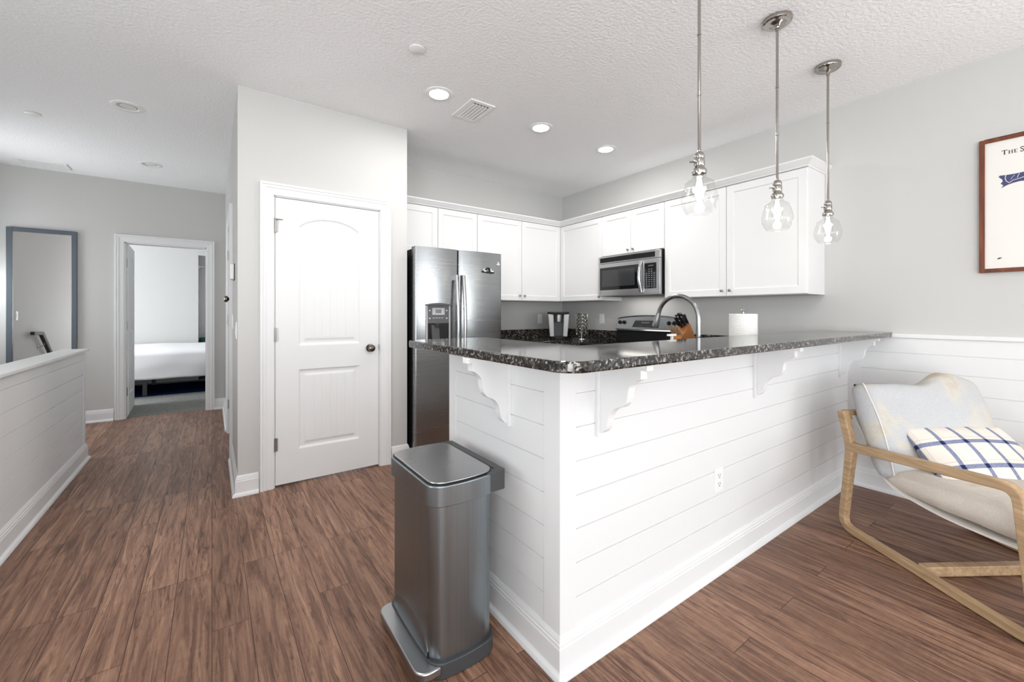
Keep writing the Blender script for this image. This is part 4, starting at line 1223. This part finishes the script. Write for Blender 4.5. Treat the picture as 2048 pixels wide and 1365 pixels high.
# plaid pillow resting on the chair
pm = cushion(.54, .375, .14, .006, 8.7, .45, 4.5, 34, 26)
up_ = (W3(.115, 0, .62)-W3(.345, 0, .405)).normalized()
po = bpy.data.objects.new('tmp', None)
pil = obj('throw_pillow', pm, 'plaid', None, w=False, sharp=180)
pil.matrix_world = frame_mat(W3(.292, .425, .497), nv, up_)
tag(pil, 'cream and navy plaid lumbar pillow lying on the lounge chair', 'pillow')
bpy.data.objects.remove(po)

# ------------------------------------------------------------------ PICTURE
pz0, pz1, py0, py1 = 1.46, 2.246, -.20, .416
t = thing('framed_print', 'brown wood framed print with a navy ribbon drawing on the grey wall', 'picture', (XR-.012, (py0+py1)/2, pz0))
fr = MB()
fw = .022
for a, b, c_, d_ in ((py0, py0+fw, pz0, pz1), (py1-fw, py1, pz0, pz1), (py0+fw, py1-fw, pz0, pz0+fw), (py0+fw, py1-fw, pz1-fw, pz1)): fr.box(XR-.026, XR-.001, a, b, c_, d_)
obj('frame', fr, 'redwood', t, bevel=.0015)
pr_ = obj('print', MB().box(XR-.016, XR-.004, py0+fw, py1-fw, pz0+fw, pz1-fw), 'print', t)
# lettering: serif capitals, drawn in (right, up); right of picture = world -y
def letters(y, z, x):
    m = MB()
    def b(u0, u1, w0, w1): m.box(x-.0006, x, y-u1, y-u0, z+w0, z+w1)
    def serif_i(u, hgt, wd=.0036): b(u, u+wd, 0, hgt); b(u-.002, u+wd+.002, 0, .0014); b(u-.002, u+wd+.002, hgt-.0014, hgt)
    H1_, H2_ = .026, .020
    # T
    b(.008, .0125, 0, H1_); b(.0055, .015, 0, .0015); b(0, .0205, H1_-.0025, H1_); b(0, .0022, H1_-.007, H1_); b(.0183, .0205, H1_-.007, H1_)
    # H
    serif_i(.026, H2_); serif_i(.037, H2_); b(.028, .039, H2_/2-.0008, H2_/2+.0008)
    # E
    serif_i(.047, H2_); b(.049, .058, 0, .0016); b(.049, .058, H2_-.0016, H2_); b(.049, .055, H2_/2-.0008, H2_/2+.0008); b(.0565, .058, 0, .005); b(.0565, .058, H2_-.005, H2_)
    # S
    pts = [(.082, .021), (.081, .0245), (.076, .026), (.071, .0245), (.0695, .0205), (.072, .0165), (.078, .012), (.0815, .0075), (.080, .002), (.075, 0), (.070, .0015), (.069, .006)]
    P = [(y-u, z+w) for u, w in smooth_path(pts, .0018, 3)]
    for i in range(len(P)-1):
        a, c_ = Vector(P[i]), Vector(P[i+1]); tt = (c_-a).normalized(); nn = Vector((-tt.y, tt.x))
        wd = .0011+.0011*abs(tt.x)
        q = [a+nn*wd, a-nn*wd, c_-nn*wd, c_+nn*wd]
        m.prism([(p.x, p.y) for p in q], 'x', x-.0006, x)
    return m
xs = XR-.016
obj('lettering', letters(.328, 2.140, xs), 'ink', pr_)
# navy ribbon with white strokes
rb = [(.341, 2.016), (.336, 2.022), (.31, 2.020), (.28, 2.019), (.24, 2.022), (.18, 2.03), (.10, 2.025), (.02, 2.03), (-.06, 2.02), (-.12, 2.03), (-.12, 1.995), (-.05, 1.985), (.05, 1.992), (.15, 1.975), (.22, 1.968), (.26, 1.972), (.285, 1.968), (.305, 1.962), (.332, 1.947), (.322, 1.962), (.333, 1.975), (.325, 1.985), (.326, 1.996)]
ro = obj('ribbon', MB().prism(rb, 'x', xs-.0006, xs), 'navy', pr_)
ws = MB()
def stroke(P, wd):
    P = smooth_path(P, .006, 4)
    for i in range(len(P)-1):
        a, c_ = Vector(P[i]), Vector(P[i+1]); tt = (c_-a).normalized(); nn = Vector((-tt.y, tt.x))
        q = [a+nn*wd, a-nn*wd, c_-nn*wd, c_+nn*wd]
        ws.prism([(p.x, p.y) for p in q], 'x', xs-.0012, xs-.0006)
stroke([(.312, 2.020), (.316, 2.004), (.312, 1.985), (.300, 1.972)], .0014)
stroke([(.300, 1.972), (.285, 1.985), (.262, 1.988), (.235, 1.998)], .0013)
stroke([(.262, 2.018), (.268, 2.004), (.270, 1.994)], .001)
stroke([(.280, 2.012), (.290, 2.000), (.294, 1.990)], .0007)
stroke([(.245, 1.975), (.215, 1.985), (.17, 1.99), (.12, 1.985)], .0012)
stroke([(.20, 2.02), (.15, 2.005), (.08, 2.01), (.0, 2.0)], .0012)
obj('ribbon_lines', ws, 'print', ro)
obj('stamp', MB().prism([(.337+.010*math.cos(a*PI/8), 1.540+.006*math.sin(a*PI/8)+.003*math.cos(a*PI/8)*-1) for a in range(16)], 'x', xs-.0006, xs), 'silver', pr_)
obj('stamp_mark', MB().prism([(.345, 1.536), (.343, 1.541), (.333, 1.545), (.330, 1.542), (.336, 1.537)], 'x', xs-.0012, xs-.0006), 'ink', pr_)

# ------------------------------------------------------------------ MIRROR, HANDRAIL
t = thing('wall_mirror', 'tall blue-grey framed mirror at the end of the hall', 'mirror', (-1.45, YH-.01, .55))
a0, a1, z0, z1, fw = -1.708, -1.197, .50, 2.105, .042
fr = MB()
for p, q, r_, s_ in ((a0, a0+fw, z0, z1), (a1-fw, a1, z0, z1), (a0+fw, a1-fw, z0, z0+fw), (a0+fw, a1-fw, z1-fw, z1)): fr.box(p, q, YH-.030, YH-.001, r_, s_)
obj('frame', fr, 'bluegrey', t, bevel=.003)
obj('mirror_glass', MB().box(a0+fw, a1-fw, YH-.012, YH-.002, z0+fw, z1-fw), 'mirror', t)
t = thing('handrail', 'dark wooden stair handrail on the wall, seen in the mirror', 'handrail', (LEFT+.06, 3.4, .3))
hx = LEFT+.065
obj('rail', MB().prism([(4.56, .965), (4.56, .918), (4.22, .905), (3.30, .205), (3.28, .25), (4.16, .950)], 'x', hx-.022, hx+.022), 'darkwood', t, bevel=.006)
for y, z in ((4.05, .80), (3.45, .345)):
    obj('bracket', MB().tube([(LEFT, y, z-.075), (LEFT+.03, y, z-.07), (hx, y, z-.04), (hx, y, z)], .006, 8).lathe([(0, 0), (.025, 0), (.025, -.006), (0, -.006)], (LEFT, y, z-.075), 14, axis='x'), 'satin', t)

# ------------------------------------------------------------------ BEDROOM CONTENT
t = thing('bed', 'white bed with a smooth duvet seen through the bedroom doorway', 'bed', (-.9, 8.7, 0))
v = []; f = []
nx, ny = 60, 34
def du(x, u):
    # cross-section over the near edge: up the side then across the top
    if u < .4:
        k = u/.4; y = 7.86+.03*(1-k)-.02*math.sin(k*PI); z = .268+.377*k
        wr = .020*noise.noise(Vector((x*2.2+z*2.5, z*5-x*1.2, 1)))*(1.2-k)
        return (x, y+wr, z+.018*noise.noise(Vector((x*2.0, 0, 3)))*(1-k))
    k = (u-.4)/.6
    y = 7.86+.05*min(1, k*8)+1.52*k
    z = .645+.05*min(1, k*9)**.6+.012*noise.noise(Vector((x*2, y*2.4, 6)))
    return (x, y, z)
for j in range(ny+1):
    for i in range(nx+1): v.append(du(-2.6+3.3*i/nx, j/ny))
for j in range(ny):
    for i in range(nx):
        a = j*(nx+1)+i; f.append((a, a+1, a+nx+2, a+nx+1))
du_o = obj('duvet', MB().add(v, f, True), 'duvet', t, sharp=180)
sd = du_o.modifiers.new('thick', 'SOLIDIFY'); sd.thickness = .02; sd.offset = -1
obj('mattress', MB().box(-2.55, .6, 7.92, 9.42, .32, .62), 'duvet', t, bevel=.03)
obj('bed_base', MB().box(-2.5, .55, 8.05, 9.4, .27, .32), 'black', t)
for x, y in ((-.80, 8.15), (-2.3, 8.15), (.45, 8.15), (-.8, 9.3)):
    obj('leg', MB().box(x-.025, x+.025, y-.025, y+.025, .006, .27), 'darkgrey', t)
tag(obj('rug', MB().box(-2.2, .7, 8.05, 9.3, .0045, .0058), 'navyrug'), 'navy blue rug lying under the bed', 'rug')  # flat navy sheet imitating shade on the carpet
t = thing('closet_rod', 'white closet hook rail in the bedroom closet opening', 'closet rail', (.2, 9.7, 2.0))
obj('rail', MB().tube([(-.199, 9.7, 2.07), (1.05, 9.7, 2.07)], .014, 10), 'chrome', t)
obj('flange', MB().lathe([(0, 0), (.035, 0), (.035, -.012), (0, -.012)], (-.2, 9.7, 2.07), 18, axis='x'), 'plastic', t)
t = thing('laundry_basket', 'green lined wire basket in the bedroom closet', 'basket', (.05, 9.71, .004))
obj('bin', MB().prism(rrect(-.19, .32, 9.62, 9.80, .05), 'z', .005, .76), 'greencloth', t, bevel=.01)
obj('wire_handle', MB().tube([(-.17, 9.64, .76), (-.15, 9.64, .82), (.02, 9.64, .835), (.2, 9.64, .82), (.22, 9.64, .76)], .006, 8), 'silver', t)
